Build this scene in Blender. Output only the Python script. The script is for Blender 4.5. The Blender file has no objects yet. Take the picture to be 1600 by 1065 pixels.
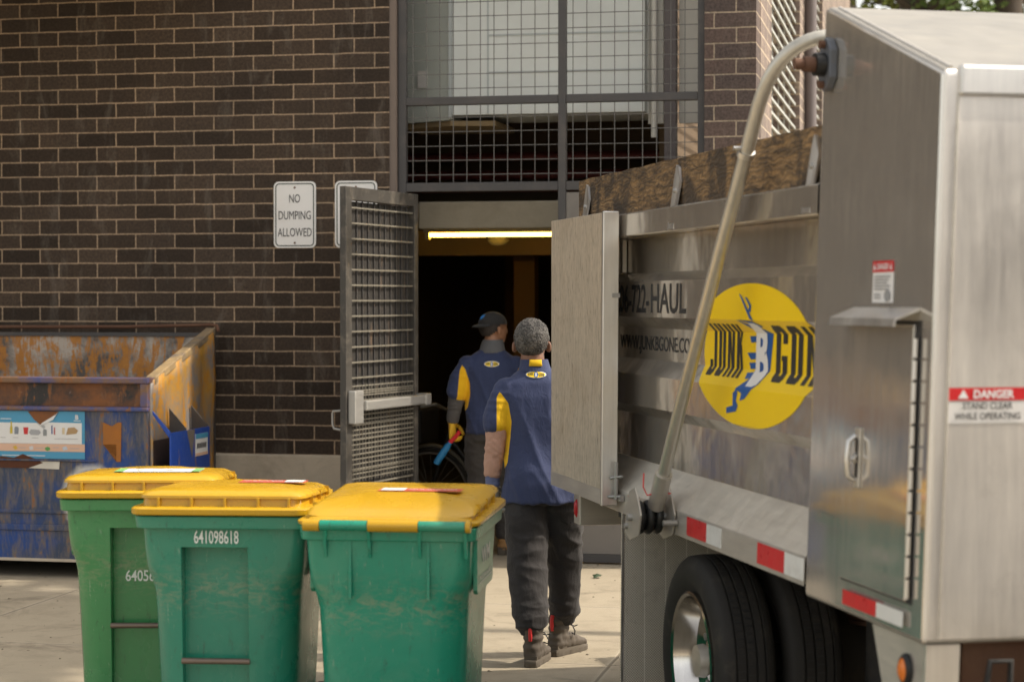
import bpy, bmesh, math, random
from mathutils import Vector, Matrix, noise
from mathutils.bvhtree import BVHTree
R = math.radians
random.seed(7)
SC = bpy.context.scene
COL = SC.collection

# ------------------------------------------------------------------ camera, sky, sun, exposure
cam_d = bpy.data.cameras.new("camera"); cam = bpy.data.objects.new("camera", cam_d); COL.objects.link(cam)
CAMZ = 1.77
cam.location = (0, 0, CAMZ); cam.rotation_euler = (R(90 - 1.15), 0, 0)
cam_d.lens = 70; cam_d.sensor_width = 36; cam_d.clip_start = 0.1; cam_d.clip_end = 2000
cam_d.dof.use_dof = True; cam_d.dof.focus_distance = 9.8; cam_d.dof.aperture_fstop = 3.1
SC.camera = cam
w = bpy.data.worlds.new("World"); SC.world = w; w.use_nodes = True
SUN_EL, SUN_H = R(50), Vector((1, -.05, 0)).normalized()
nt = w.node_tree; bg = nt.nodes["Background"]
sky = nt.nodes.new("ShaderNodeTexSky"); sky.sky_type = 'NISHITA'; sky.sun_disc = False
sky.sun_elevation = SUN_EL; sky.sun_rotation = math.atan2(SUN_H.x, SUN_H.y); sky.dust_density = 3.0
hs = nt.nodes.new("ShaderNodeHueSaturation"); hs.inputs["Saturation"].default_value = .35
tint = nt.nodes.new("ShaderNodeMix"); tint.data_type = 'RGBA'; tint.blend_type = 'MULTIPLY'; tint.inputs[0].default_value = 1
tint.inputs[7].default_value = (1.0, .945, .85, 1)
nt.links.new(sky.outputs[0], hs.inputs["Color"]); nt.links.new(hs.outputs[0], tint.inputs[6]); nt.links.new(tint.outputs[2], bg.inputs[0])
bg.inputs[1].default_value = .15
sl = bpy.data.lights.new("sun", 'SUN'); sl.energy = 2.3; sl.angle = R(.6); sl.color = (1, .90, .76)
so = bpy.data.objects.new("sun", sl); COL.objects.link(so)
ts = SUN_H * math.cos(SUN_EL) + Vector((0, 0, math.sin(SUN_EL)))
so.rotation_euler = (-ts).to_track_quat('-Z', 'Y').to_euler(); so.location = (6, 4, 9)
vs = SC.view_settings
vs.view_transform = 'Standard'; vs.look = 'None'; vs.gamma = 1; vs.use_curve_mapping = False
vs.exposure = 1.1
SC.cycles.max_bounces = 10; SC.cycles.use_denoising = True

# ------------------------------------------------------------------ node helpers
def newmat(name):
    m = bpy.data.materials.new(name); m.use_nodes = True
    return m, m.node_tree, m.node_tree.nodes["Principled BSDF"]
def N(t, typ, **kw):
    n = t.nodes.new(typ)
    for k, v in kw.items(): setattr(n, k, v)
    return n
def inp(t, n, key, v):
    s = n.inputs[key]
    if hasattr(v, 'node') or isinstance(v, bpy.types.NodeSocket): t.links.new(v, s)
    else: s.default_value = v
def c4(c): return (c[0], c[1], c[2], 1)
def coords(t, scale=(1, 1, 1), rot=(0, 0, 0)):
    tc = N(t, "ShaderNodeTexCoord"); mp = N(t, "ShaderNodeMapping")
    t.links.new(tc.outputs["Object"], mp.inputs[0]); mp.inputs["Scale"].default_value = scale; mp.inputs["Rotation"].default_value = rot
    return mp.outputs[0]
def tnoise(t, vec, scale, detail=4, rough=.55, dist=0):
    n = N(t, "ShaderNodeTexNoise"); inp(t, n, "Vector", vec); inp(t, n, "Scale", scale); inp(t, n, "Detail", detail)
    inp(t, n, "Roughness", rough); inp(t, n, "Distortion", dist); return n.outputs[0]
def ramp(t, fac, stops):
    r = N(t, "ShaderNodeValToRGB"); t.links.new(fac, r.inputs[0]); e = r.color_ramp.elements
    while len(e) < len(stops): e.new(.5)
    for i, (p, c) in enumerate(stops):
        e[i].position = p; e[i].color = c4(c) if not isinstance(c, (int, float)) else (c, c, c, 1)
    return r.outputs[0]
def mixc(t, fac, a, b, mode='MIX'):
    m = N(t, "ShaderNodeMix", data_type='RGBA', blend_type=mode)
    inp(t, m, 0, fac)
    inp(t, m, 6, c4(a) if isinstance(a, tuple) else a); inp(t, m, 7, c4(b) if isinstance(b, tuple) else b)
    return m.outputs[2]
def mth(t, op, a, b=0.0, c=None):
    n = N(t, "ShaderNodeMath", operation=op); inp(t, n, 0, a); inp(t, n, 1, b)
    if c is not None: inp(t, n, 2, c)
    return n.outputs[0]
def bumpn(t, p, h, strength=.3, dist=.01):
    b = N(t, "ShaderNodeBump"); inp(t, b, "Strength", strength); inp(t, b, "Distance", dist); t.links.new(h, b.inputs["Height"])
    t.links.new(b.outputs[0], p.inputs["Normal"]); return b
def mat(name, base, rough=.5, metal=0., var=.15, vs_=6, bump=.0, bs=60, rvar=.12, scale=(1, 1, 1), spec=.5, dirt=None, dirt_amt=.5, dirt_scale=3):
    m, t, p = newmat(name); v = coords(t, scale)
    n = tnoise(t, v, vs_, 6, .6)
    lo = tuple(max(0, c * (1 - var)) for c in base); hi = tuple(c * (1 + var) for c in base)
    col = mixc(t, n, lo, hi)
    if dirt:
        d = ramp(t, tnoise(t, v, dirt_scale, 8, .68, .4), [(.5, 0.), (.72, dirt_amt)])
        col = mixc(t, d, col, dirt)
    t.links.new(col, p.inputs["Base Color"])
    r = N(t, "ShaderNodeMapRange"); inp(t, r, 0, n); r.inputs[1].default_value = .3; r.inputs[2].default_value = .7
    r.inputs[3].default_value = max(.02, rough - rvar); r.inputs[4].default_value = min(1, rough + rvar); t.links.new(r.outputs[0], p.inputs["Roughness"])
    p.inputs["Metallic"].default_value = metal; p.inputs["Specular IOR Level"].default_value = spec
    if bump: bumpn(t, p, tnoise(t, v, bs, 5, .6), bump, .004)
    return m

# ------------------------------------------------------------------ mesh helpers
class MB:
    def __init__(s): s.v = []; s.f = []; s.mi = []; s.cur = 0
    def add(s, vs, fs):
        o = len(s.v); s.v += [tuple(p) for p in vs]; s.f += [tuple(i + o for i in q) for q in fs]; s.mi += [s.cur] * len(fs)
    def box(s, x0, x1, y0, y1, z0, z1, M=None):
        vs = [Vector(p) for p in ((x0, y0, z0), (x1, y0, z0), (x1, y1, z0), (x0, y1, z0), (x0, y0, z1), (x1, y0, z1), (x1, y1, z1), (x0, y1, z1))]
        if M: vs = [M(p) for p in vs]
        s.add(vs, [(0, 3, 2, 1), (4, 5, 6, 7), (0, 1, 5, 4), (1, 2, 6, 5), (2, 3, 7, 6), (3, 0, 4, 7)])
    def rings(s, rs, cap=True, closed=False):
        n = len(rs[0]); o = len(s.v); fs = []
        for r in rs: s.v += [tuple(p) for p in r]
        m = len(rs)
        for i in range(m if closed else m - 1):
            a, b = o + i * n, o + ((i + 1) % m) * n
            for j in range(n):
                k = (j + 1) % n; fs.append((a + j, a + k, b + k, b + j))
        if cap and not closed:
            fs.append(tuple(o + j for j in reversed(range(n)))); fs.append(tuple(o + (m - 1) * n + j for j in range(n)))
        s.f += fs; s.mi += [s.cur] * len(fs)
    def tube(s, pts, r, n=12, cap=True):
        pts = [Vector(p) for p in pts]; rr = r if isinstance(r, (list, tuple)) else [r] * len(pts)
        rs = []; up = None
        for i, p in enumerate(pts):
            d = (pts[min(i + 1, len(pts) - 1)] - pts[max(i - 1, 0)]).normalized()
            if up is None:
                up = Vector((0, 0, 1)) if abs(d.z) < .9 else Vector((0, 1, 0))
            a = d.cross(up).normalized(); b = d.cross(a).normalized(); up = -b if b.dot(up) < 0 else b
            b = d.cross(a)
            rs.append([p + (a * math.cos(2 * math.pi * k / n) + b * math.sin(2 * math.pi * k / n)) * rr[i] for k in range(n)])
        s.rings(rs, cap)
    def cyl(s, p0, p1, r, n=16): s.tube([p0, p1], r, n)
    def lathe(s, prof, c, axis='x', n=48, closed=True):
        rs = []
        for k in range(n):
            a = 2 * math.pi * k / n; ring = []
            for (h, r) in prof:
                u, v = r * math.cos(a), r * math.sin(a)
                q = {'x': (h, u, v), 'y': (u, h, v), 'z': (u, v, h)}[axis]
                ring.append((c[0] + q[0], c[1] + q[1], c[2] + q[2]))
            rs.append(ring)
        n2 = len(prof); o = len(s.v)
        for r in rs: s.v += r
        fs = []
        for i in range(n):
            a, b = o + i * n2, o + ((i + 1) % n) * n2
            for j in range(n2 if closed else n2 - 1):
                k = (j + 1) % n2; fs.append((a + j, b + j, b + k, a + k))
        s.f += fs; s.mi += [s.cur] * len(fs)
    def prism(s, poly, f0, f1):       # poly of 2d points, f0/f1 map to the two sides
        n = len(poly); a = [f0(*p) for p in poly]; b = [f1(*p) for p in poly]
        s.add(a + b, [tuple(reversed(range(n))), tuple(range(n, 2 * n))] + [(i, (i + 1) % n, n + (i + 1) % n, n + i) for i in range(n)])
    def sphere(s, c, r, nu=16, nv=10):
        r = r if isinstance(r, (tuple, list)) else (r, r, r); rs = []
        for i in range(1, nv):
            th = math.pi * i / nv
            rs.append([(c[0] + r[0] * math.sin(th) * math.cos(2 * math.pi * k / nu), c[1] + r[1] * math.sin(th) * math.sin(2 * math.pi * k / nu), c[2] - r[2] * math.cos(th)) for k in range(nu)])
        s.rings(rs, True)
    def build_each(s, name, m, parent=None, **kw):
        """one object for every separate piece"""
        par = list(range(len(s.v)))
        def find(i):
            while par[i] != i: par[i] = par[par[i]]; i = par[i]
            return i
        for f in s.f:
            for i in f[1:]: par[find(i)] = find(f[0])
        groups = {}
        for f in s.f: groups.setdefault(find(f[0]), []).append(f)
        out = []
        for fs in groups.values():
            ids = sorted({i for f in fs for i in f}); ix = {i: k for k, i in enumerate(ids)}
            q = MB(); q.add([s.v[i] for i in ids], [tuple(ix[i] for i in f) for f in fs]); out.append(q.build(name, m, parent, **kw))
        return out
    def build(s, name, m, parent=None, smooth=None, bevel=0, seg=2, fix=True):
        me = bpy.data.meshes.new(name); me.from_pydata(s.v, [], s.f)
        for x in (m if isinstance(m, (list, tuple)) else [m]): me.materials.append(x)
        me.polygons.foreach_set("material_index", s.mi)
        if fix:
            bm = bmesh.new(); bm.from_mesh(me); bmesh.ops.recalc_face_normals(bm, faces=bm.faces); bm.to_mesh(me); bm.free()
        o = bpy.data.objects.new(name, me); COL.objects.link(o)
        if parent: o.parent = parent
        if bevel:
            b = o.modifiers.new("bevel", 'BEVEL'); b.width = bevel; b.segments = seg; b.limit_method = 'ANGLE'; b.angle_limit = R(35); b.harden_normals = False
        if smooth is not None: shade(o, smooth)
        return o
def shade(o, ang=40):
    me = o.data
    me.polygons.foreach_set("use_smooth", [True] * len(me.polygons))
    if ang < 180:
        bm = bmesh.new(); bm.from_mesh(me)
        for e in bm.edges:
            if len(e.link_faces) == 2 and e.calc_face_angle(0) > R(ang): e.smooth = False
        bm.to_mesh(me); bm.free()
def bake(o):
    """replace the object's mesh by its evaluated (modifier-applied) mesh"""
    dg = bpy.context.evaluated_depsgraph_get(); dg.update()
    me = bpy.data.meshes.new_from_object(o.evaluated_get(dg)); old = o.data
    o.modifiers.clear(); o.data = me; me.name = o.name
    return o
def tag(o, label=None, cat=None, group=None, kind=None):
    if label: o["label"] = label
    if cat: o["category"] = cat
    if group: o["group"] = group
    if kind: o["kind"] = kind
    return o
def thing(name, loc, rz, label, cat, group=None):
    o = bpy.data.objects.new(name, None); COL.objects.link(o); o.location = loc; o.rotation_euler = (0, 0, rz); o.empty_display_size = .2
    return tag(o, label, cat, group)
def cut(o, x0, x1, y0, y1, z0, z1):
    mb = MB(); mb.box(x0, x1, y0, y1, z0, z1); c = mb.build("cutter", [], None)
    c.parent = o.parent
    md = o.modifiers.new("cut", 'BOOLEAN'); md.object = c; md.operation = 'DIFFERENCE'; md.solver = 'EXACT'
    bake(o); me = c.data; bpy.data.objects.remove(c); bpy.data.meshes.remove(me)
def text2d(body, height, width=None, bold=0., cx=0, cy=0, align='CENTER', spacing=1.0):
    """flat lettering as (points, faces); cap height = height, total width forced to width"""
    cu = bpy.data.curves.new("t", 'FONT'); cu.body = body; cu.size = 1; cu.offset = bold; cu.resolution_u = 3; cu.space_character = spacing
    o = bpy.data.objects.new("t", cu); COL.objects.link(o)
    dg = bpy.context.evaluated_depsgraph_get(); dg.update()
    me = bpy.data.meshes.new_from_object(o.evaluated_get(dg))
    P = [(v.co.x, v.co.y) for v in me.vertices]; F = [tuple(p.vertices) for p in me.polygons]
    bpy.data.objects.remove(o); bpy.data.curves.remove(cu); bpy.data.meshes.remove(me)
    x0, x1 = min(p[0] for p in P), max(p[0] for p in P); y0, y1 = min(p[1] for p in P), max(p[1] for p in P)
    sy = height / (y1 - y0); sx = (width / (x1 - x0)) if width else sy
    ox = {'CENTER': (x0 + x1) / 2, 'LEFT': x0}[align]
    return [((p[0] - ox) * sx + cx, (p[1] - (y0 + y1) / 2) * sy + cy) for p in P], F
def flat(P, F, fn, name, m, parent, creases=None, eps_cut=None):
    """lay a flat 2d mesh on a surface given by fn(u,v)->xyz; creases = v-values to split along"""
    bm = bmesh.new(); vs_ = [bm.verts.new((p[0], p[1], 0)) for p in P]
    for f in F:
        try: bm.faces.new([vs_[i] for i in f])
        except ValueError: pass
    for c in (creases or []):
        bmesh.ops.bisect_plane(bm, geom=bm.verts[:] + bm.edges[:] + bm.faces[:], plane_co=(0, c, 0), plane_no=(0, 1, 0))
    for c in (eps_cut or []):
        bmesh.ops.bisect_plane(bm, geom=bm.verts[:] + bm.edges[:] + bm.faces[:], plane_co=(c, 0, 0), plane_no=(1, 0, 0))
    bmesh.ops.triangulate(bm, faces=[f for f in bm.faces if len(f.verts) > 4])
    for v in bm.verts: v.co = fn(v.co.x, v.co.y)
    me = bpy.data.meshes.new(name); bm.to_mesh(me); bm.free(); me.materials.append(m)
    o = bpy.data.objects.new(name, me); COL.objects.link(o)
    if parent: o.parent = parent
    return o
def block_text(word, height, width, cx, cz, sw=.40, gap=.34):
    """condensed poster capitals built from bars; returns (points, faces)"""
    P, F = [], []; n = len(word); cw = 1.0; tot = n * cw + (n - 1) * gap; kx = width / tot; h = 1.0; t = .115
    def poly(pts, ox):
        o = len(P); P.extend([(cx + (ox + x - tot / 2) * kx, cz + (z - .5) * height) for x, z in pts]); F.append(tuple(range(o, o + len(pts))))
    B = lambda x0, x1, z0, z1: [(x0, z0), (x1, z0), (x1, z1), (x0, z1)]
    for i, ch in enumerate(word):
        ox = i * (cw + gap)
        if ch == 'J': q = [B(1 - sw, 1, t, 1), [(.12, 0), (.88, 0), (1, t * .6), (1, t), (0, t), (0, t * .6)], B(0, sw, t, .3)]
        elif ch == 'U': q = [B(0, sw, t, 1), B(1 - sw, 1, t, 1), [(.12, 0), (.88, 0), (1, t * .6), (1, t), (0, t), (0, t * .6)]]
        elif ch == 'N': q = [B(0, sw * .9, 0, 1), B(1 - sw * .9, 1, 0, 1), [(sw * .9, 1), (sw * .9, .62), (1 - sw * .9, 0), (1 - sw * .9, .38)]]
        elif ch == 'K': q = [B(0, sw, 0, 1), [(sw, .42), (sw, .62), (.66, 1), (1.0, 1)], [(sw * 1.05, .60), (.70, .62), (1.03, 0), (.64, 0)]]
        elif ch == 'G': q = [B(0, sw, t, 1 - t), [(.12, 0), (.88, 0), (1, t * .6), (1, t), (0, t), (0, t * .6)], [(0, 1 - t), (1, 1 - t), (1, 1 - t * .6), (.88, 1), (.12, 1), (0, 1 - t * .6)], B(1 - sw, 1, t, .47), B(1 - sw, 1, .68, 1 - t), B(.5, 1 - sw, .38, .47)]
        elif ch == 'O': q = [B(0, sw, t, 1 - t), B(1 - sw, 1, t, 1 - t), [(.12, 0), (.88, 0), (1, t * .6), (1, t), (0, t), (0, t * .6)], [(0, 1 - t), (1, 1 - t), (1, 1 - t * .6), (.88, 1), (.12, 1), (0, 1 - t * .6)]]
        else: q = [B(0, sw, 0, 1), B(sw, 1, 0, t), B(sw, 1, 1 - t, 1), B(sw, .85, .45, .56)]
        for pts in q: poly(pts, ox)
    return P, F
def ell(a, b, cx=0, cy=0, n=64): return [(cx + a * math.cos(2 * math.pi * k / n), cy + b * math.sin(2 * math.pi * k / n)) for k in range(n)]
def rrect(x0, x1, y0, y1, r, n=5):
    pts = []
    for (cx, cy, a0) in ((x1 - r, y1 - r, 0), (x0 + r, y1 - r, 90), (x0 + r, y0 + r, 180), (x1 - r, y0 + r, 270)):
        for k in range(n + 1):
            a = R(a0 + 90 * k / n); pts.append((cx + r * math.cos(a), cy + r * math.sin(a)))
    return pts
def lerp(tab, x):
    if x <= tab[0][0]: return tab[0][1]
    for (a, va), (b, vb) in zip(tab, tab[1:]):
        if x <= b: return va + (vb - va) * (x - a) / (b - a)
    return tab[-1][1]

# ------------------------------------------------------------------ materials
def brick_mat(name, axis, c1, c2, mortar):
    m, t, p = newmat(name)
    tc = N(t, "ShaderNodeTexCoord"); sp = N(t, "ShaderNodeSeparateXYZ"); t.links.new(tc.outputs["Object"], sp.inputs[0])
    cb = N(t, "ShaderNodeCombineXYZ"); t.links.new(sp.outputs[axis], cb.inputs[0]); t.links.new(sp.outputs[2], cb.inputs[1])
    nz = N(t, "ShaderNodeTexNoise"); t.links.new(tc.outputs["Object"], nz.inputs["Vector"]); nz.inputs["Scale"].default_value = 7; nz.inputs["Detail"].default_value = 6
    wob = N(t, "ShaderNodeVectorMath", operation='MULTIPLY_ADD'); t.links.new(nz.outputs["Color"], wob.inputs[0]); wob.inputs[1].default_value = (.011, .010, 0); t.links.new(cb.outputs[0], wob.inputs[2])
    b = N(t, "ShaderNodeTexBrick"); t.links.new(wob.outputs[0], b.inputs["Vector"])
    for k, v in (("Scale", 1), ("Mortar Size", .0056), ("Mortar Smooth", .25), ("Bias", 0), ("Brick Width", .290), ("Row Height", .102)): b.inputs[k].default_value = v
    b.inputs["Color1"].default_value = c4(c1); b.inputs["Color2"].default_value = c4(c2); b.inputs["Mortar"].default_value = c4(mortar)
    v = tc.outputs["Object"]
    n1 = tnoise(t, v, 55, 6, .7); n2 = tnoise(t, v, 1.3, 5, .6)
    col = mixc(t, ramp(t, n1, [(.3, .55), (.7, 1.45)]), (0, 0, 0), b.outputs["Color"], 'MIX')
    sc = ramp(t, n1, [(.3, (.50, .50, .50)), (.72, (1.5, 1.47, 1.42))])
    col = mixc(t, 1., b.outputs["Color"], sc, 'MULTIPLY')
    col = mixc(t, 1., col, ramp(t, n2, [(.3, (.72, .72, .74)), (.7, (1.25, 1.2, 1.15))]), 'MULTIPLY')
    # pale lime bloom and smears
    st = tnoise(t, coords(t, (3.2, 3.2, .9)), 2.2, 8, .72, .5)
    col = mixc(t, ramp(t, st, [(.54, 0.), (.74, .38)]), col, (.24, .21, .18))
    t.links.new(col, p.inputs["Base Color"]); p.inputs["Roughness"].default_value = .82; p.inputs["Specular IOR Level"].default_value = .3
    h = mth(t, 'ADD', mth(t, 'MULTIPLY', b.outputs["Fac"], -1.0), mth(t, 'MULTIPLY', n1, .35))
    bumpn(t, p, h, .6, .006)
    return m
M = {}
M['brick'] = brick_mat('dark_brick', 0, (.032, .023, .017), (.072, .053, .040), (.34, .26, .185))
M['brick_r'] = brick_mat('pier_brick', 0, (.080, .066, .064), (.13, .092, .080), (.36, .30, .23))  # paler than the main wall: daylight on the pier put into the colour
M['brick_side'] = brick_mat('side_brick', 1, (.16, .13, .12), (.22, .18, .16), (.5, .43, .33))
M['plinth'] = mat('plinth_concrete', (.50, .43, .335), .85, var=.25, vs_=4, bump=.4, bs=90, dirt=(.24, .20, .15), dirt_amt=.6)
M['lintel'] = mat('lintel_concrete', (.30, .265, .20), .85, var=.2, vs_=3, bump=.3, dirt=(.16, .14, .1), dirt_amt=.5)
M['dark_steel'] = mat('dark_painted_steel', (.055, .052, .053), .5, var=.25, vs_=12, bump=.1, dirt=(.16, .13, .11), dirt_amt=.35)
M['wire'] = mat('galvanised_wire', (.105, .10, .095), .5, .0, var=.2)
M['pale_wire'] = mat('pale_wire', (.38, .39, .36), .5, 0, var=.1)
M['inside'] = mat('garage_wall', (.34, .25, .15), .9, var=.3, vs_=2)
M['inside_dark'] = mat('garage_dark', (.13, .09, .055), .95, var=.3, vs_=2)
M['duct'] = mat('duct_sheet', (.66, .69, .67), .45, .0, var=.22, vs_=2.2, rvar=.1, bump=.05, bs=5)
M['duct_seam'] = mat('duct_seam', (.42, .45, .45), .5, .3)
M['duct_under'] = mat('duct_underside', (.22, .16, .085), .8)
M['post'] = mat('brown_post', (.13, .11, .11), .6)
M['pale'] = mat('pale_panel', (.62, .6, .55), .7)
M['paper'] = mat('paper', (.75, .72, .68), .8, var=.05)
M['gate'] = mat('gate_steel', (.050, .045, .039), .55, .0, var=.25, vs_=14, bump=.15, dirt=(.26, .22, .17), dirt_amt=.4, dirt_scale=9)
M['gate_bar'] = mat('gate_bar', (.17, .155, .125), .5, .0, var=.25, vs_=20)
M['steel'] = mat('brushed_steel', (.37, .36, .34), .4, .5, var=.1, scale=(1, 1, 12))
M['sign_white'] = mat('sign_white', (.78, .77, .76), .45, var=.06, vs_=5, dirt=(.55, .5, .44), dirt_amt=.3)
M['black'] = mat('black_print', (.022, .022, .024), .5, var=.1)
M['rubber'] = mat('rubber', (.022, .021, .02), .8, var=.3, vs_=10, bump=.2, dirt=(.09, .075, .055), dirt_amt=.4, dirt_scale=5)
def glow(name, col, s):
    m, t, p = newmat(name); p.inputs["Base Color"].default_value = c4(col); p.inputs["Emission Color"].default_value = c4(col); p.inputs["Emission Strength"].default_value = s
    return m
M['tube'] = glow('fluorescent_glow', (1, .60, .075), 9)
M['lampwhite'] = mat('lamp_white', (.6, .55, .42), .5)

def ground_mat():
    m, t, p = newmat('concrete_paving')
    v = coords(t, (1, 1, 1), (0, 0, R(11.9)))
    big = tnoise(t, v, .55, 6, .6); mid = tnoise(t, v, 3.5, 8, .7, .3); fine = tnoise(t, v, 90, 4, .7)
    broom = tnoise(t, coords(t, (3.0, 26, 1), (0, 0, R(11.9))), 2.4, 6, .65)
    col = mixc(t, big, (.285, .240, .172), (.375, .325, .245))
    col = mixc(t, ramp(t, mid, [(.48, 0.), (.70, .6)]), col, (.19, .16, .115))
    col = mixc(t, ramp(t, broom, [(.42, 0.), (.7, .4)]), col, (.26, .225, .165))
    col = mixc(t, ramp(t, fine, [(.3, .25), (.6, 0.)]), col, (.22, .19, .14))
    spk = N(t, "ShaderNodeTexVoronoi"); inp(t, spk, "Vector", v); inp(t, spk, "Scale", 5.); 
    spot = ramp(t, spk.outputs["Distance"], [(.035, .8), (.06, 0.)])
    col = mixc(t, spot, col, (.09, .075, .055))
    # sawn joints every 1.8 m, running with the wall
    sp = N(t, "ShaderNodeSeparateXYZ"); t.links.new(v, sp.inputs[0])
    wob = mth(t, 'MULTIPLY', tnoise(t, v, 6, 2), .012)
    def joint(axis, per, off):
        a = mth(t, 'ADD', mth(t, 'ADD', sp.outputs[axis], off), wob)
        a = mth(t, 'ABSOLUTE', mth(t, 'SUBTRACT', mth(t, 'FRACT', mth(t, 'DIVIDE', a, per)), .5))
        return mth(t, 'MULTIPLY', a, per)
    jx = joint(0, 1.8, JX); jy = joint(1, 1.8, .35)
    jm = mth(t, 'MINIMUM', jx, jy)
    line = ramp(t, jm, [(.004, 1.), (.011, 0.)]); halo = ramp(t, jm, [(.01, .45), (.03, 0.)])
    col = mixc(t, halo, col, (.42, .37, .29)); col = mixc(t, line, col, (.2, .17, .125))
    oil = tnoise(t, coords(t, (1, 1, 1), (0, 0, R(40))), 1.7, 9, .72, .8)
    col = mixc(t, ramp(t, oil, [(.56, 0.), (.66, .55)]), col, (.13, .108, .078))
    ck = N(t, "ShaderNodeTexVoronoi", feature='DISTANCE_TO_EDGE'); wv2 = N(t, "ShaderNodeVectorMath", operation='MULTIPLY_ADD'); n4 = N(t, "ShaderNodeTexNoise"); t.links.new(v, n4.inputs["Vector"]); n4.inputs["Scale"].default_value = 3; n4.inputs["Detail"].default_value = 6
    t.links.new(n4.outputs["Color"], wv2.inputs[0]); wv2.inputs[1].default_value = (.5, .5, 0); t.links.new(v, wv2.inputs[2]); t.links.new(wv2.outputs[0], ck.inputs["Vector"]); ck.inputs["Scale"].default_value = .32
    col = mixc(t, ramp(t, ck.outputs["Distance"], [(.0015, .4), (.004, 0.)]), col, (.14, .115, .08))
    t.links.new(col, p.inputs["Base Color"]); p.inputs["Roughness"].default_value = .85; p.inputs["Specular IOR Level"].default_value = .35
    h = mth(t, 'ADD', mth(t, 'ADD', mth(t, 'MULTIPLY', fine, .4), mth(t, 'MULTIPLY', broom, .9)), mth(t, 'MULTIPLY', line, -1.6))
    bumpn(t, p, h, .5, .006)
    return m
JX = 0.62
M['ground'] = ground_mat()

def alu(name, rough=.2, base=(.66, .63, .58), wave=.12, vstreak=True, scratch=.5, spec_wave=2.5, met=1.):
    m, t, p = newmat(name); v = coords(t)
    st = tnoise(t, coords(t, (14, 14, 1.0) if vstreak else (1.5, 1.5, 14)), 3, 6, .7)
    cl = tnoise(t, v, 2.2, 7, .65, .4)
    col = mixc(t, cl, tuple(c * .78 for c in base), tuple(min(1, c * 1.12) for c in base))
    col = mixc(t, 1., col, ramp(t, st, [(.25, (.86, .86, .87)), (.75, (1.08, 1.08, 1.07))]), 'MULTIPLY')
    gr = tnoise(t, v, 5, 9, .75, .5)
    col = mixc(t, ramp(t, gr, [(.58, 0.), (.76, .22)]), col, (.26, .23, .19))
    t.links.new(col, p.inputs["Base Color"]); p.inputs["Metallic"].default_value = met
    r = mth(t, 'MULTIPLY_ADD', st, .22, rough - .11); r = mth(t, 'ADD', r, mth(t, 'MULTIPLY_ADD', cl, .30, -.15)); 
    r = mth(t, 'MAXIMUM', r, .04); t.links.new(r, p.inputs["Roughness"])
    h = mth(t, 'ADD', mth(t, 'MULTIPLY', tnoise(t, v, spec_wave, 2, .4), 1.0), mth(t, 'MULTIPLY', st, .012 * scratch))
    bumpn(t, p, h, wave, .05)
    return m
M['alu_box'] = alu('polished_aluminium', .13, (.76, .72, .66), wave=.07, met=.74, scratch=.12)
M['alu_bed'] = alu('bed_aluminium', .19, (.68, .63, .56), wave=.22, spec_wave=4.5, met=.76)
M['alu_front'] = alu('front_aluminium', .36, (.84, .80, .75), wave=.08, met=.75)
M['alu_dull'] = alu('dull_aluminium', .42, (.62, .58, .52), wave=.06, vstreak=False, met=.6)
M['alu_roof'] = alu('scuffed_roof', .5, (.36, .34, .305), wave=.2, vstreak=False, met=.5, spec_wave=7)
M['alu_sill'] = alu('scuffed_sill', .45, (.66, .61, .53), wave=.25, vstreak=False, met=.35, spec_wave=9)
M['alu_edge'] = alu('edge_aluminium', .38, (.75, .73, .70), wave=.05)
M['alu_pipe'] = alu('pipe_aluminium', .36, (.60, .57, .50), wave=.03, met=.6)
M['alu_rim'] = alu('rim_aluminium', .12, (.72, .69, .65), wave=.05)
def door_mat():
    m, t, p = newmat('weathered_door')
    v = coords(t); st = tnoise(t, coords(t, (16, 16, 1.4)), 3.2, 8, .72); cl = tnoise(t, v, 2.5, 6, .6)
    f2 = tnoise(t, coords(t, (40, 40, 5)), 4, 5, .7)
    col = mixc(t, st, (.24, .20, .155), (.72, .62, .49)); col = mixc(t, ramp(t, f2, [(.53, 0.), (.64, .75)]), col, (.085, .07, .055))
    col = mixc(t, ramp(t, cl, [(.55, 0.), (.75, .35)]), col, (.3, .21, .12))
    t.links.new(col, p.inputs["Base Color"]); p.inputs["Roughness"].default_value = .6; p.inputs["Metallic"].default_value = .05
    bumpn(t, p, st, .25, .004); return m
M['door'] = door_mat()
def wood_mat():
    m, t, p = newmat('weathered_board')
    v = coords(t, (1, 1, 1)); g = tnoise(t, coords(t, (3, 2.2, 22)), 2.0, 9, .72, 1.6); k = tnoise(t, v, 4, 6, .65, .8)
    wv = N(t, "ShaderNodeTexWave", wave_type='BANDS', bands_direction='Z'); inp(t, wv, "Vector", coords(t, (1, .5, 1))); inp(t, wv, "Scale", 13.); inp(t, wv, "Distortion", 16.); inp(t, wv, "Detail", 4.); inp(t, wv, "Detail Scale", 1.2)
    col = mixc(t, g, (.09, .05, .022), (.52, .33, .15))
    col = mixc(t, ramp(t, wv.outputs["Fac"], [(.55, 0.), (.95, .5)]), col, (.06, .04, .025))
    col = mixc(t, ramp(t, tnoise(t, coords(t, (10, 4, 30)), 1.6, 9, .78, .5), [(.44, 0.), (.60, .88)]), col, (.035, .025, .018))
    col = mixc(t, ramp(t, k, [(.46, 0.), (.60, .85)]), col, (.04, .03, .022))
    t.links.new(col, p.inputs["Base Color"]); p.inputs["Roughness"].default_value = .85
    bumpn(t, p, mth(t, 'ADD', g, wv.outputs["Fac"]), .5, .006); return m
M['wood'] = wood_mat()
M['red_tape'] = mat('red_reflector', (.62, .02, .025), .35, var=.15, vs_=20, dirt=(.35, .05, .04), dirt_amt=.4, dirt_scale=12)
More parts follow.
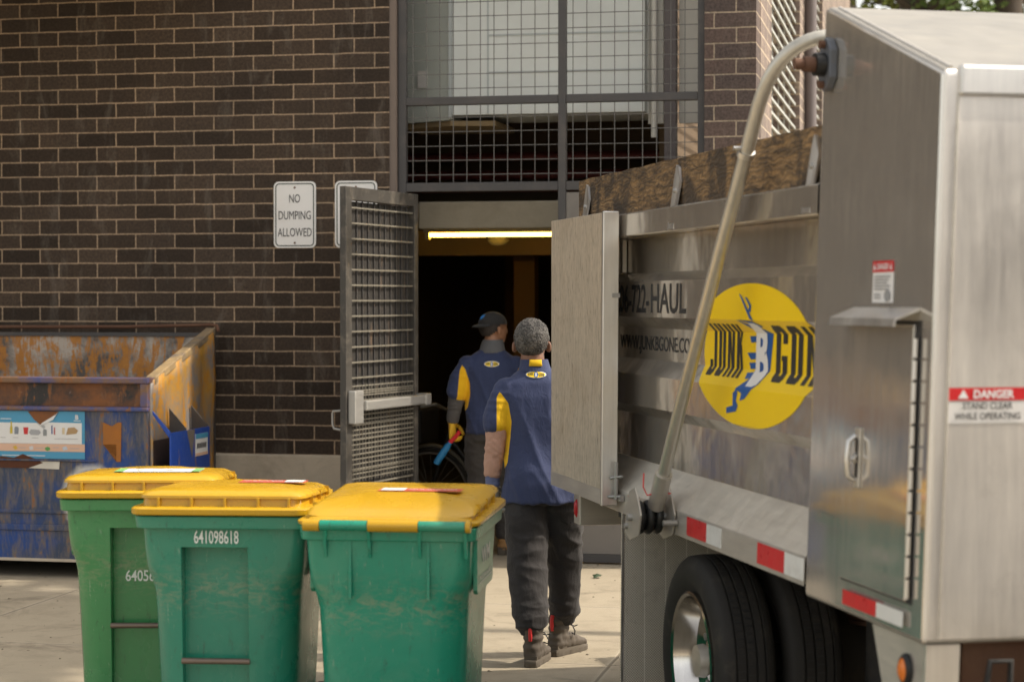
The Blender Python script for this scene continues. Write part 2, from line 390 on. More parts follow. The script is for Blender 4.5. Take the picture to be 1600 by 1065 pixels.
M['white_tape'] = mat('white_reflector', (.72, .72, .69), .4, var=.08, vs_=20, dirt=(.4, .37, .33), dirt_amt=.5, dirt_scale=8)
M['logo_yellow'] = mat('logo_yellow', (.97, .66, .004), .38, var=.05, vs_=3, rvar=.06)
M['logo_blue'] = mat('logo_blue', (.012, .10, .36), .4, var=.08)
M['white'] = mat('white_paint', (.8, .8, .8), .4, var=.04)
M['rust'] = mat('rusty_steel', (.13, .065, .04), .8, .2, var=.35, vs_=18, bump=.4, dirt=(.22, .13, .08))
M['chassis'] = mat('chassis_steel', (.04, .034, .028), .75, .1, var=.35, vs_=8, bump=.2, dirt=(.13, .09, .05), dirt_amt=.6)
M['grease'] = mat('black_steel', (.03, .03, .03), .42, .5, var=.3)
M['amber'] = mat('amber_lens', (.70, .18, .02), .25, var=.15, vs_=30)
M['redlens'] = mat('red_lens', (.5, .012, .02), .2, var=.15)
M['flap'] = mat('mudflap_plate', (.36, .33, .28), .45, .75, var=.2, vs_=4, dirt=(.1, .075, .05), dirt_amt=.7, dirt_scale=5)
M['red_wire'] = mat('red_wire', (.6, .06, .05), .5)
M['cab_white'] = mat('cab_white', (.72, .72, .72), .3, var=.04)
M['glass'] = mat('dark_glass', (.015, .017, .02), .05, var=.1, rvar=.02)
def bin_mat(name, base, dark):
    m, t, p = newmat(name); v = coords(t)
    cl = tnoise(t, v, 2.2, 6, .6, .3); sc = tnoise(t, coords(t, (6, 6, 2)), 7, 9, .78, .6); fine = tnoise(t, v, 70, 4, .65)
    col = mixc(t, cl, dark, base)
    col = mixc(t, ramp(t, cl, [(.45, 0.), (.7, .3)]), col, (.17, .26, .17))
    col = mixc(t, ramp(t, sc, [(.57, 0.), (.66, .6)]), col, (.03, .05, .04))
    sw = tnoise(t, coords(t, (30, 30, 5), (R(20), R(34), 0)), 2.6, 6, .75, .3)
    col = mixc(t, ramp(t, sw, [(.63, 0.), (.68, .5)]), col, (.36, .42, .33))
    # dust low down and round the shoulder
    sp = N(t, "ShaderNodeSeparateXYZ"); tc = N(t, "ShaderNodeTexCoord"); t.links.new(tc.outputs["Object"], sp.inputs[0])
    dm = mth(t, 'MULTIPLY', ramp(t, mth(t, 'ABSOLUTE', mth(t, 'SUBTRACT', sp.outputs[2], .69)), [(.01, .5), (.13, 0.)]), ramp(t, tnoise(t, coords(t, (2, 2, 5)), 9, 8, .75, .6), [(.47, 0.), (.62, .9)]))
    col = mixc(t, dm, col, (.30, .28, .18))
    t.links.new(col, p.inputs["Base Color"])
    t.links.new(mth(t, 'MULTIPLY_ADD', cl, .28, .14), p.inputs["Roughness"])
    bumpn(t, p, mth(t, 'ADD', mth(t, 'MULTIPLY', tnoise(t, v, 4, 3), 2.5), mth(t, 'MULTIPLY', fine, .12)), .25, .012)
    return m
M['bin_a'] = bin_mat('leaf_green_plastic', (.06, .28, .10), (.035, .20, .07))
M['bin_b'] = bin_mat('sea_green_plastic', (.03, .26, .17), (.014, .18, .12))
M['bin_c'] = bin_mat('bright_green_plastic', (.018, .30, .19), (.004, .21, .135))
M['lid'] = mat('yellow_plastic', (.52, .30, .012), .27, var=.10, vs_=3, bump=.08, bs=30, dirt=(.5, .33, .06), dirt_amt=.35, dirt_scale=5)
M['grabbar'] = mat('grab_bar_steel', (.20, .155, .125), .5, .6, var=.3)
M['sticker_red'] = mat('sticker_red', (.55, .10, .06), .5, var=.3, vs_=30)
M['sticker_white'] = mat('sticker_white', (.8, .8, .77), .5, var=.12, vs_=25)
M['sticker_green'] = mat('sticker_green', (.2, .42, .14), .5)
M['letter'] = mat('white_print', (.72, .76, .72), .6, var=.12, vs_=60)
def dumpster_mat(name, base, second, rustamt=.55, seed=0., spray=False, grey=(.20, .165, .135), rust=((.12, .038, .014), (.36, .14, .035)), edge=(.63, .70)):
    m, t, p = newmat(name); v0 = coords(t); ad = N(t, "ShaderNodeVectorMath", operation='ADD'); t.links.new(v0, ad.inputs[0]); ad.inputs[1].default_value = (seed, seed * 1.7, seed * .6); v = ad.outputs[0]
    stre = N(t, "ShaderNodeVectorMath", operation='MULTIPLY'); t.links.new(v, stre.inputs[0]); stre.inputs[1].default_value = (5.5, 5.5, 1.3)
    n1 = tnoise(t, v, 2.2, 8, .68, .3); n2 = tnoise(t, stre.outputs[0], 2.4, 9, .74, .5); n3 = tnoise(t, v, 28, 6, .7)
    col = mixc(t, ramp(t, n1, [(.40, 0.), (.56, 1.)]), base, second)
    col = mixc(t, ramp(t, n2, [(.60 - .2 * rustamt, 0.), (.70 - .14 * rustamt, .9)]), col, grey)
    rc = mixc(t, n3, rust[0], rust[1])
    col = mixc(t, ramp(t, mth(t, 'ADD', n2, mth(t, 'MULTIPLY_ADD', n3, .3, -.15)), [(edge[0], 0.), (edge[1], .95)]), col, rc)
    col = mixc(t, ramp(t, n3, [(.66, 0.), (.74, .6)]), col, (.35, .33, .31))
    if spray:
        sp = N(t, "ShaderNodeSeparateXYZ"); t.links.new(v0, sp.inputs[0])
        dx = mth(t, 'SUBTRACT', sp.outputs[0], spray[0]); dz = mth(t, 'SUBTRACT', sp.outputs[2], spray[1])
        rr = mth(t, 'SQRT', mth(t, 'ADD', mth(t, 'MULTIPLY', dx, dx), mth(t, 'MULTIPLY', dz, dz)))
        ringv = mth(t, 'ABSOLUTE', mth(t, 'SUBTRACT', rr, spray[2]))
        ringv = mth(t, 'ADD', ringv, mth(t, 'MULTIPLY_ADD', tnoise(t, v, 9, 6, .7), .07, -.035))
        col = mixc(t, ramp(t, ringv, [(.0, .75), (.04, 0.)]), col, (.68, .65, .58))
    t.links.new(col, p.inputs["Base Color"]); t.links.new(mth(t, 'MULTIPLY_ADD', n3, .4, .3), p.inputs["Roughness"]); p.inputs["Metallic"].default_value = .12
    bumpn(t, p, mth(t, 'ADD', mth(t, 'MULTIPLY', n2, .5), mth(t, 'MULTIPLY', n1, 1.2)), .35, .012)
    return m
BLUE = (.012, .055, .23)
M['d_blue'] = dumpster_mat('blue_rusty_paint', BLUE, (.035, .052, .10), .75, 0, (-.93, .52, .185), grey=(.15, .125, .105), edge=(.58, .65))
M['d_rim'] = dumpster_mat('rim_blue_paint', (.018, .07, .28), (.20, .11, .06), .25, 3, edge=(.56, .63))
M['d_band'] = dumpster_mat('burnt_band', (.032, .029, .029), (.24, .085, .022), .25, 8, edge=(.55, .62))
M['d_in'] = dumpster_mat('peeling_inside', (.10, .085, .075), (.46, .40, .34), .25, 5, grey=(.40, .35, .30), rust=((.24, .075, .012), (.62, .27, .03)), edge=(.46, .54))
M['d_side'] = dumpster_mat('ochre_side', (.46, .24, .025), (.22, .20, .19), .45, 11, grey=(.42, .35, .27), rust=((.34, .13, .012), (.55, .27, .02)), edge=(.50, .56))
M['d_pocket'] = dumpster_mat('bright_blue_paint', (.012, .06, .36), (.02, .07, .34), .12, 20)
M['d_wood'] = mat('scuffed_rail', (.36, .25, .12), .7, var=.5, vs_=12, dirt=(.10, .095, .10), dirt_amt=1., dirt_scale=2.6)
M['hole'] = mat('rusty_hollow', (.03, .014, .009), .9)  # near-black brown for the thin sheet inside the fork pocket
M['post_blue'] = mat('poster_blue', (.07, .30, .48), .45, var=.06)
M['post_white'] = mat('poster_white', (.72, .71, .69), .45, var=.05)
M['post_peach'] = mat('poster_peach', (.66, .42, .30), .45, var=.06)

# ------------------------------------------------------------------ ground
mb = MB(); mb.add([(-150, -150, 0), (150, -150, 0), (150, 150, 0), (-150, 150, 0)], [(0, 1, 2, 3)])
tag(mb.build("pavement", M['ground']), kind="structure")

# ------------------------------------------------------------------ brick building
BLOC, BRZ = (-1.5, 13.75, 0), -R(11.9)
bld = thing("brick_building", BLOC, BRZ, "dark brown brick building with a tall steel mesh window over its open service doorway", "building")
JL, JR, PE, WH = .72, 2.83, 3.17, 6.2
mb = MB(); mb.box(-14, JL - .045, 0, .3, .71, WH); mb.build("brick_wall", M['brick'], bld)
mb = MB(); mb.box(JL - .045, JL, .012, .3, .71, WH); mb.build("corner_trim", mat('corner_trim', (.17, .135, .115), .8, var=.2, vs_=9, bump=.3), bld)
mb = MB(); mb.box(-14, JL, -.03, .3, 0, .71); mb.build("plinth", M['plinth'], bld, bevel=.012)
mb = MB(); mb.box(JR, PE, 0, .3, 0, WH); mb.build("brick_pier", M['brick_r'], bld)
# side face of the building, running away from the corner, with two mesh openings
sx0, sx1 = PE - .28, PE + .003
mb = MB(); mb.box(sx0, sx1, .302, 1.25, 0, WH); mb.box(sx0, sx1, 1.25, 8.0, 0, 2.2); mb.box(sx0, sx1, 4.35, 5.2, 2.2, WH); mb.box(sx0, sx1, 8.0, 15, 0, WH); mb.box(sx0, sx1, 1.25, 4.35, 5.2, WH); mb.box(sx0, sx1, 5.2, 8.0, 5.2, WH)
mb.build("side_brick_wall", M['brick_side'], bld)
for (a, b) in ((1.25, 4.35), (5.2, 8.0)):
    mb = MB(); k = a + .12
    while k < b: mb.box(sx1 - .06, sx1 - .05, k - .006, k + .006, 2.2, 5.2); k += .62
    z = 2.25
    while z < 5.2: mb.box(sx1 - .0495, sx1 - .035, a, b, z - .011, z + .011); z += .102
    mb.build("side_window_mesh", M['pale_wire'], bld)
    mb = MB(); mb.box(sx0 - .5, sx0 - .45, a - .2, b + .2, 2.0, 5.4); mb.build("window_backing", M['inside_dark'], bld)
mb = MB(); mb.cyl((sx1 + .06, 4.9, 0), (sx1 + .06, 4.9, WH), .055); mb.build("drain_pipe", M['post'], bld, smooth=40)
# roof and hidden shell
mb = MB(); mb.box(-14, sx1 - .004, -.05, 15, WH + .002, WH + .4); mb.build("roof", M['plinth'], bld)
mb = MB(); mb.box(-14, -.45, -2.6, -.004, 4.15, 4.6); mb.build("overhanging_storey", M['plinth'], bld)  # unseen overhang, added to darken the upper left of the wall
# inside: room shell
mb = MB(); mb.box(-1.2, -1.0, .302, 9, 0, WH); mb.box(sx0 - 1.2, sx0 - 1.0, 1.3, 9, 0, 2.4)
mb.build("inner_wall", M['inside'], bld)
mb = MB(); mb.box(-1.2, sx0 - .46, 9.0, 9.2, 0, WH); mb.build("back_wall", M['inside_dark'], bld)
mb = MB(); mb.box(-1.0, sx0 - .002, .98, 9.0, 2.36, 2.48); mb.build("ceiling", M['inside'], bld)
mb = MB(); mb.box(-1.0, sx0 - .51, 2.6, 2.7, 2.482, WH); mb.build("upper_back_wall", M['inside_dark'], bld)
mb = MB(); mb.box(JL + .0, sx0 - .002, .62, .97, 2.283, 2.475); mb.build("lintel", M['lintel'], bld, bevel=.01)
for x, y in ((.90, 3.6), (2.10, 4.6), (.2, 6.5)):
    mb = MB(); mb.box(x - .09, x + .09, y - .09, y + .09, 0, 2.355); mb.build("column", mat('ochre_column', (.20, .11, .04), .8, var=.2), bld)
mb = MB(); mb.box(-1.0, sx0 - .002, 3.0, 3.16, 2.15, 2.357); mb.build("ceiling_beam", M['inside'], bld)
# pipes in the upper void
mb = MB()
for z, y, r in ((2.62, 1.6, .03), (2.74, 1.9, .035), (2.9, 2.1, .03), (2.84, 1.5, .02)): mb.cyl((-.9, y, z), (sx0 - .55, y, z), r, 10)
mb.build("red_pipe", mat('red_pipe', (.12, .02, .015), .6), bld, smooth=40)
# steel window grille + door frame
gr = bpy.data.objects.new("window_grille", None); COL.objects.link(gr); gr.parent = bld
mb = MB()
FY0, FY1 = .05, .11
mb.box(JL + .005, JL + .06, FY0, FY1, 0, WH - .002); mb.box(JR - .05, JR - .003, FY0, FY1, 0, WH - .002)
MU = 1.865
mb.box(MU - .026, MU + .026, FY0 - .004, FY1 + .002, 0, WH - .002)
for z, h in ((2.545, .06), (3.13, .055)):
    mb.box(JL + .0605, MU - .0265, FY0 + .003, FY1, z - h / 2, z + h / 2); mb.box(MU + .0265, JR - .0505, FY0 + .003, FY1, z - h / 2, z + h / 2)
mb.build("frame", M['dark_steel'], gr, bevel=.004)
for (a, b) in ((JL + .06, MU - .026), (MU + .026, JR - .05)):
    mb = MB(); k = a + .045
    while k < b - .01: mb.box(k - .0026, k + .0026, .074, .0792, 2.55, WH - .3); k += .0945
    z = 2.63
    while z < WH - .3: mb.box(a, b, .0794, .0846, z - .0026, z + .0026); z += .0975
    mb.build("wire_mesh", M['wire'], gr)
# second door leaf, shut, right of the mullion
mb = MB(); mb.box(MU + .028, JR - .052, .06, .095, .07, 2.5); mb.build("shut_door_leaf", mat('grey_door_paint', (.17, .155, .14), .6, var=.12, vs_=4, bump=.05, dirt=(.09, .08, .07)), bld)
mb = MB(); mb.box(MU + .028, JR - .052, .055, .1, .012, .068); mb.build("door_sweep", M['dark_steel'], bld)
# big ventilation duct behind the grille
du = thing("ventilation_duct", (0, 0, 0), 0, "big pale sheet metal duct behind the steel window mesh above the doorway", "air duct"); du.parent = None
du.location = Vector(BLOC) + Vector((math.sin(R(11.9)), math.cos(R(11.9)), 0)) * -.3; du.rotation_euler = (0, 0, BRZ)
def quadprism(pts, z0, z1):
    q = MB(); q.prism(pts, lambda x, y: (x, y, z0), lambda x, y: (x, y, z1)); return q
quadprism([(1.0, .8), (2.36, .8), (2.36, 1.5), (1.0, 1.5)], 3.075, WH - .02).build("duct_body", M['duct'], du)
quadprism([(.6, .98), (.985, .79), (.985, 1.5), (.6, 1.5)], 3.04, WH - .02).build("duct_elbow", mat('duct_elbow', (.55, .58, .53), .5, .0, var=.1, vs_=3), du)
mb = MB(); mb.box(.978, 1.0, .77, .798, 3.05, WH - .05); mb.box(1.25, 1.262, .796, .799, 3.08, WH - .05)
for z in (3.36, 3.62, 4.0): mb.box(1.262, 2.35, .794, .799, z, z + .012)
mb.build_each("seam", M['duct_seam'], du)
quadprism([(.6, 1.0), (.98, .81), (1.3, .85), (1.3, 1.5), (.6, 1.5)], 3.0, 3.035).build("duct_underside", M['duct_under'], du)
mb = MB(); mb.box(.72, .80, .86, .862, 3.28, 3.40, lambda p: Vector((p.x, p.y - (p.x - .6) * .49 + .105, p.z))); mb.build("paper_tag", M['paper'], du)
mb = MB(); mb.box(2.49, 2.57, .56, .66, 0.0 + 2.49, WH - .02); mb.build("inner_post", M['post'], bld)
mb = MB(); mb.box(2.37, 2.475, .62, .66, 3.0, WH - .02); mb.box(2.585, 2.86, .62, .66, 3.0, WH - .02); mb.build("inner_panel", M['pale'], bld)
mb = MB(); mb.cyl((2.42, .56, 2.9), (2.42, .56, WH - .03), .022, 10); mb.build("conduit", M['pale'], bld, smooth=40)
# tube light and small lamp on the ceiling
tl = thing("fluorescent_light", BLOC, BRZ, "long lit yellow tube light under the concrete lintel of the doorway", "tube light")
mb = MB(); mb.box(.54, 2.45, 1.45, 1.57, 2.285, 2.357); mb.build("housing", M['lampwhite'], tl, bevel=.004)
mb = MB(); mb.cyl((.58, 1.5, 2.268), (2.42, 1.5, 2.268), .015, 14); mb.build("tube", M['tube'], tl, smooth=40)
mb = MB(); mb.box(.55, .58, 1.47, 1.53, 2.235, 2.284); mb.box(2.42, 2.45, 1.47, 1.53, 2.235, 2.284); mb.build_each("end_cap", M['lampwhite'], tl)
cl = thing("ceiling_lamp", (0, 0, 0), 0, "small round domed lamp on the garage ceiling below the yellow tube", "ceiling lamp"); cl.location = BLOC; cl.rotation_euler = (0, 0, BRZ)
mb = MB(); mb.lathe([(2.357, 0), (2.357, .07), (2.27, .07), (2.255, .065), (2.255, 0)], (.96, 2.2, 0), 'z', 24, False); mb.build("base", M['lampwhite'], cl, smooth=40)
mb = MB(); mb.lathe([(2.256, .088), (2.24, .084), (2.215, .06), (2.205, .03), (2.203, 0)], (.96, 2.2, 0), 'z', 24, False); mb.build("dome", M['lampwhite'], cl, smooth=60)

# ------------------------------------------------------------------ signs on the wall
def plate_sign(x0, x1, z0, z1, label, lines):
    t = thing("wall_sign", BLOC, BRZ, label, "sign")
    po = rrect(x0, x1, z0, z1, .035)
    mb = MB(); mb.prism(po, lambda x, z: (x, -.001, z), lambda x, z: (x, -.007, z)); mb.build("plate", M['sign_white'], t, bevel=.001)
    a = rrect(x0 + .012, x1 - .012, z0 + .012, z1 - .012, .028); b = rrect(x0 + .019, x1 - .019, z0 + .019, z1 - .019, .022); n = len(a)
    flat(a + b, [(i, (i + 1) % n, n + (i + 1) % n, n + i) for i in range(n)], lambda x, z: (x, -.009, z), "border", mat('sign_green_black', (.03, .05, .04), .5), t)
    for s_, zz, wd in lines:
        P, F = text2d(s_, .058, wd, .0, (x0 + x1) / 2, zz); flat(P, F, lambda x, z: (x, -.009, z), "lettering", M['black'], t)
    mb = MB()
    for zz in (z0 + .035, z1 - .042): mb.lathe([(-.0075, 0), (-.0075, .008), (-.011, .006), (-.012, 0)], ((x0 + x1) / 2, 0, zz), 'y', 10, False)
    mb.build("bolt", M['rust'], t)
    return t
plate_sign(-.148, .155, 2.135, 2.592, "white NO DUMPING ALLOWED sign on the brick wall, fully in view", [("NO", 2.475, .078), ("DUMPING", 2.36, .232), ("ALLOWED", 2.243, .245)])
plate_sign(.292, .592, 2.135, 2.592, "white wall sign mostly hidden behind the open mesh gate", [])

# ------------------------------------------------------------------ open mesh gate
gate = thing("metal_gate", (-.655, 13.50, 0), math.atan2(-.985, -.40), "open grey steel mesh gate swung out beside the doorway, with a silver push bar", "gate")
GL, GZ0, GZ1 = 1.08, .05, 2.49      # local x runs from hinge to free edge; seen face is +y
mb = MB()
mb.box(0, .06, -.022, .022, GZ0, GZ1); mb.box(GL - .085, GL, -.022, .022, GZ0, GZ1)
mb.box(.0605, GL - .0855, -.0215, .0215, GZ1 - .085, GZ1); mb.box(.0605, GL - .0855, -.0215, .0215, GZ0, GZ0 + .1); 
mb.build("frame", M['gate'], gate, bevel=.004)
mb = MB(); k = .12
while k < GL - .1: mb.box(k - .004, k + .004, -.014, -.006, GZ0 + .1, GZ1 - .085); k += .083
mb.build("upright_bars", M['dark_steel'], gate)
mb = MB(); z = GZ1 - .13
while z > GZ0 + .15: mb.box(.06, GL - .085, .0, .009, z - .005, z + .005); z -= .098
mb.build("cross_bars", M['gate_bar'], gate)
mb = MB(); z = 1.23
while z > .62: mb.box(.061, GL - .086, .010, .0135, z - .0045, z + .0045); z -= .031
k = .07
while k < GL - .09: mb.box(k - .002, k + .002, .0137, .0155, .62, 1.235); k += .045
mb.build("fine_mesh_panel", M['gate_bar'], gate)
mb = MB(); mb.box(.061, GL - .086, -.019, -.016, GZ0 + .1, GZ1 - .09); 
pm, pt, pp = newmat('dusty_screen'); pp.inputs["Base Color"].default_value = (.05, .043, .036, 1); pp.inputs["Roughness"].default_value = .8
dn = tnoise(pt, coords(pt, (5, 5, 1.2)), 3, 9, .75, .4); pt.links.new(mixc(pt, ramp(pt, dn, [(.58, 0.), (.75, .9)]), (.020, .017, .014), (.20, .125, .075)), pp.inputs["Base Color"])
mb.build("dark_screen", pm, gate)
mb = MB(); mb.box(GL - .145, GL - .02, .0225, .075, .995, 1.205); mb.build("latch_box", M['steel'], gate, bevel=.008)
mb = MB(); mb.box(-.03, GL - .147, .05, .094, 1.075, 1.138); mb.build("push_bar", M['steel'], gate, bevel=.008)
mb = MB(); mb.box(-.045, .04, .0225, .1, 1.068, 1.146); mb.build("bar_end", M['steel'], gate, bevel=.006)
mb = MB(); mb.tube([(GL - .04, -.022, 1.08), (GL - .04, -.09, 1.075), (GL - .04, -.095, 1.06), (GL - .04, -.095, .99), (GL - .04, -.085, .965), (GL - .04, -.022, .955)], .008, 8); mb.build("pull_handle", M['steel'], gate, smooth=60)
mb = MB()
for z in (.35, 1.3, 2.2): mb.cyl((-.012, 0, z), (-.012, 0, z + .12), .012, 10)
mb.build_each("hinge", M['gate'], gate, smooth=40)

# ------------------------------------------------------------------ wheeled bins
def bin_(name, loc, rz, body_m, label, number, num_x, num_z, num_h, num_w, recess, sticker, grab_z):
    t = thing(name, loc, rz, label, "wheelie bin", "green wheelie bins with yellow lids in a row")
    rs = []
    for (z, hw, yf, yb, r) in ((.07, .250, -.29, .27, .09), (.12, .256, -.30, .285, .11), (.50, .273, -.318, .31, .125), (.63, .279, -.324, .318, .125), (.67, .281, -.325, .32, .122), (.71, .286, -.327, .322, .108), (.745, .292, -.33, .326, .085), (.78, .297, -.332, .329, .062), (.82, .300, -.335, .333, .055), (.85, .3015, -.3365, .335, .048), (.945, .306, -.342, .342, .045)):
        rs.append([(x, y, z) for x, y in rrect(-hw, hw, yf, yb, r, 6)])
    mb = MB(); mb.rings(rs); b = mb.build("body", body_m, t)
    if recess: cut(b, recess[0], recess[1], -.6, -.268, .16, .853)
    bv = b.modifiers.new("bevel", 'BEVEL'); bv.width = .008; bv.segments = 2; bv.limit_method = 'ANGLE'; bv.angle_limit = R(40)
    shade(b, 38)
    mb = MB(); mb.rings([[(x, y, z) for x, y in rrect(-h, h, -.02 - d, -.0 + d + .0, .05, 6)] for z, h, d in ((.925, .312, .340), (.926, .326, .352), (.972, .330, .356), (.974, .314, .340))])
    mb.build("rim", body_m, t, smooth=40, bevel=.004)
    mb = MB()
    for sx in (-.30, -.13, .055, .22):
        mb.prism([(.352, .978), (.352, .865), (.372, .93), (.39, .99), (.372, 1.0)], lambda y, z: (sx, y - .012, z), lambda y, z: (sx + .012, y - .012, z))
    for sx in (-.16, .13): mb.box(sx, sx + .01, .33, .343, .72, .93)
    mb.build_each("hinge_gusset", body_m, t)
    # handle rod at the back, in green sections
    mb = MB()
    for a, c in ((-.298, -.128), (.06, .236)): mb.cyl((a, .382, .984), (c, .382, .984), .0185, 14)
    mb.build_each("handle", body_m, t, smooth=40)
    # lid
    L = MB(); rs = []
    for (z, hw, yf, yb, r) in ((.978, .338, -.390, .345, .06), (.982, .341, -.394, .348, .06), (1.000, .342, -.395, .348, .06), (1.006, .334, -.387, .344, .06), (1.008, .306, -.352, .33, .05), (1.036, .303, -.346, .30, .05), (1.038, .316, -.358, .30, .055), (1.048, .314, -.357, .29, .055), (1.060, .300, -.342, .27, .055), (1.066, .27, -.312, .24, .06), (1.068, .12, -.15, .1, .06)):
        rs.append([(x, y, z) for x, y in rrect(-hw, hw, yf, yb, r, 6)])
    L.rings(rs)
    for a, c in ((-.128, .06), (.236, .30), (-.32, -.298)):
        L.cyl((a + .002, .382, .984), (c - .002, .382, .984), .0215, 14)
        L.box(a + .004, c - .004, .30, .378, .978, .996)
    for i, (x, y, z) in enumerate(L.v):
        k = max(0, min(1, (y - .10) / .22)); k = k * k * (3 - 2 * k)
        if z > .985 and y < .356: L.v[i] = (x, y, z - (z - .985) * .62 * k)
    lid = L.build("lid", M['lid'], t, smooth=42, bevel=.003)
    mb = MB()
    for x in (-.235, -.11, .015, .14, .255): mb.box(x - .004, x + .004, -.352 - .016, -.34, 1.004, 1.040)
    for y in (-.2, -.02, .16):
        for sg in (-1, 1): mb.box(min(sg * .30, sg * .319), max(sg * .30, sg * .319), y - .004, y + .004, 1.004, 1.040)
    mb.build_each("lid_rib", M['lid'], t)
    # lid sticker
    if sticker:
        x0, x1, y0, y1 = sticker[1]
        f = lambda x, y: (x, y, 1.0705)
        flat([(x0, y0), (x1, y0), (x1, y1), (x0, y1)], [(0, 1, 2, 3)], f, "lid_sticker", M['sticker_' + sticker[0]], t)
        g = lambda x, y: (x, y, 1.0725)
        if sticker[0] == 'red':
            xm = x0 + (x1 - x0) * .68
            flat([(xm, y0 + .01), (x1 - .01, y0 + .01), (x1 - .01, y1 - .01), (xm, y1 - .01)], [(0, 1, 2, 3)], g, "sticker_panel", M['sticker_white'], t)
            fl = -1 if sticker[2] else 1
            P, F = text2d("NO PLASTIC BAGS", .026, (x1 - x0) * .58, .01, 0, 0)
            flat(P, F, lambda u, v: (x0 + (x1 - x0) * .35 + fl * u, (y0 + y1) / 2 + fl * v, 1.0725), "sticker_lettering", M['white'], t)
        else:
            e = .035
            flat([(x0, y0), (x0 + e, y0), (x0 + e, y1), (x0, y1), (x1 - e, y0), (x1, y0), (x1, y1), (x1 - e, y1)], [(0, 1, 2, 3), (4, 5, 6, 7)], g, "sticker_edge", M['sticker_green'], t)
            pp2 = []; ff = []
            for i in range(14):
                xx = x0 + .06 + random.random() * (x1 - x0 - .13); yy = y0 + .012 + random.random() * (y1 - y0 - .03); o = len(pp2)
                pp2 += [(xx, yy), (xx + .03 + .02 * random.random(), yy), (xx + .03, yy + .006), (xx, yy + .006)]; ff.append((o, o + 1, o + 2, o + 3))
            flat(pp2, ff, g, "sticker_print", M['black'], t)
    if number:
        yv = -.344 if not (recess and num_z < .85) else -.2945
        P, F = text2d(number, num_h, num_w, .012, num_x, num_z, 'LEFT')
        flat(P, F, (lambda x, z: (x, (-.343 + (.93 - z) * .055) - .0035, z)) if num_z > .85 else (lambda x, z: (x, -.2705, z)), "number", M['letter'], t)
    if recess:
        mb = MB(); mb.cyl((recess[0] - .004, -.312, grab_z), (recess[1] + .004, -.312, grab_z), .0115, 12); mb.build("grab_bar", M['grabbar'], t, smooth=40)
    # side plates with the hauler's white letters
    for sg in (-1, 1):
        mb = MB(); mb.prism([(-.17, .93), (-.17, .735), (-.15, .72), (.20, .72), (.22, .735), (.22, .93)], lambda y, z: (sg * .299, y, z), lambda y, z: (sg * .3155, y, z)); mb.build("side_plate", body_m, t, bevel=.003)
        fn = lambda u, v: (sg * .3175, sg * u + .02, v)
        P, F = text2d("WM", .062, .20, .03, 0, .845); flat(P, F, fn, "side_lettering", M['letter'], t)
        P, F = text2d("WASTE MANAGEMENT", .018, .30, .02, 0, .772); flat(P, F, fn, "side_small_lettering", M['letter'], t)
        flat([(-.15, .752), (.15, .752), (.15, .757), (-.15, .757)], [(0, 1, 2, 3)], fn, "side_line", M['letter'], t)
    for sx in (-.272, .272):
        mb = MB(); mb.lathe([(-.028, 0), (-.028, .1), (-.02, .118), (.02, .118), (.028, .1), (.028, 0)], (sx, .30, .118), 'x', 28, False); mb.build("wheel", M['rubber'], t, smooth=40)
    mb = MB(); mb.cyl((-.245, .30, .118), (.245, .30, .118), .011, 10); mb.build("axle", M['grease'], t, smooth=40)
    mb = MB(); mb.box(-.2, .2, -.27, -.2, 0, .075); mb.build("foot", body_m, t, bevel=.01)
    return t
bin_("wheelie_bin", (-1.505, 8.37, 0), R(1), M['bin_a'], "lighter green wheelie bin farthest left, yellow lid with a white label", "64056", -.075, .652, .046, .118, (-.125, .125), ('white', (-.13, .22, -.22, -.06), False), .455)
bin_("wheelie_bin", (-1.055, 7.73, 0), R(-4), M['bin_b'], "green wheelie bin with number 641098618 standing in the middle of the three", "641098618", -.105, .893, .05, .168, (-.155, .095), ('red', (.0, .26, -.05, .05), False), .425)
bin_("wheelie_bin", (-.397, 7.37, 0), R(180 - 7), M['bin_c'], "green wheelie bin nearest the truck, hinge side of its yellow lid in front", None, 0, 0, 0, 0, None, ('red', (-.22, .10, -.06, .04), True), 0).scale = (.965, 1.10, 1)

# ------------------------------------------------------------------ rusty dumpster
dm = thing("dumpster", BLOC, BRZ, "open rusty blue steel dumpster with a recycling poster against the brick wall", "dumpster")
DX0, DX1, DYF, DYB = -2.75, -.55, -1.30, -.13
mb = MB()    # front
mb.box(DX0, DX1, DYF, DYF + .03, .12, 1.08); mb.build("front_panel", M['d_blue'], dm)
mb = MB(); mb.box(DX0, DX1 - .004, DYF + .05, DYF + .08, 1.08, 1.25); mb.build("upper_band", M['d_band'], dm)
mb = MB(); mb.box(DX0, DX1 + .012, DYF - .02, DYF + .09, 1.246, 1.284); mb.build("top_rim", M['d_rim'], dm, bevel=.008)
mb = MB(); mb.box(DX0, DX1 + .006, DYF - .024, DYF + .05, 1.070, 1.098); mb.build("lower_rim", M['d_rim'], dm, bevel=.008)
mb = MB(); mb.box(DX1 - .045, DX1 + .004, DYF - .016, DYF + .048, 1.099, 1.245); mb.build("corner_post", M['d_rim'], dm, bevel=.004)
mb = MB(); mb.box(DX0, DX1, DYB - .03, DYB, .12, 1.55); mb.build("back_panel", M['d_in'], dm)
mb = MB(); mb.box(DX0, DX1, DYB - .045, DYB - .028, 1.525, 1.552); mb.build("back_rail", M['dark_steel'], dm)
mb = MB(); mb.tube([(DX0, DYB + .02, 1.585), (-1.2, DYB + .02, 1.59), (DX1 - .02, DYB + .02, 1.605), (DX1 + .03, DYB, 1.60), (DX1 + .045, DYB - .01, 1.56)], .012, 8); mb.build("lid_rod", M['rust'], dm, smooth=60)
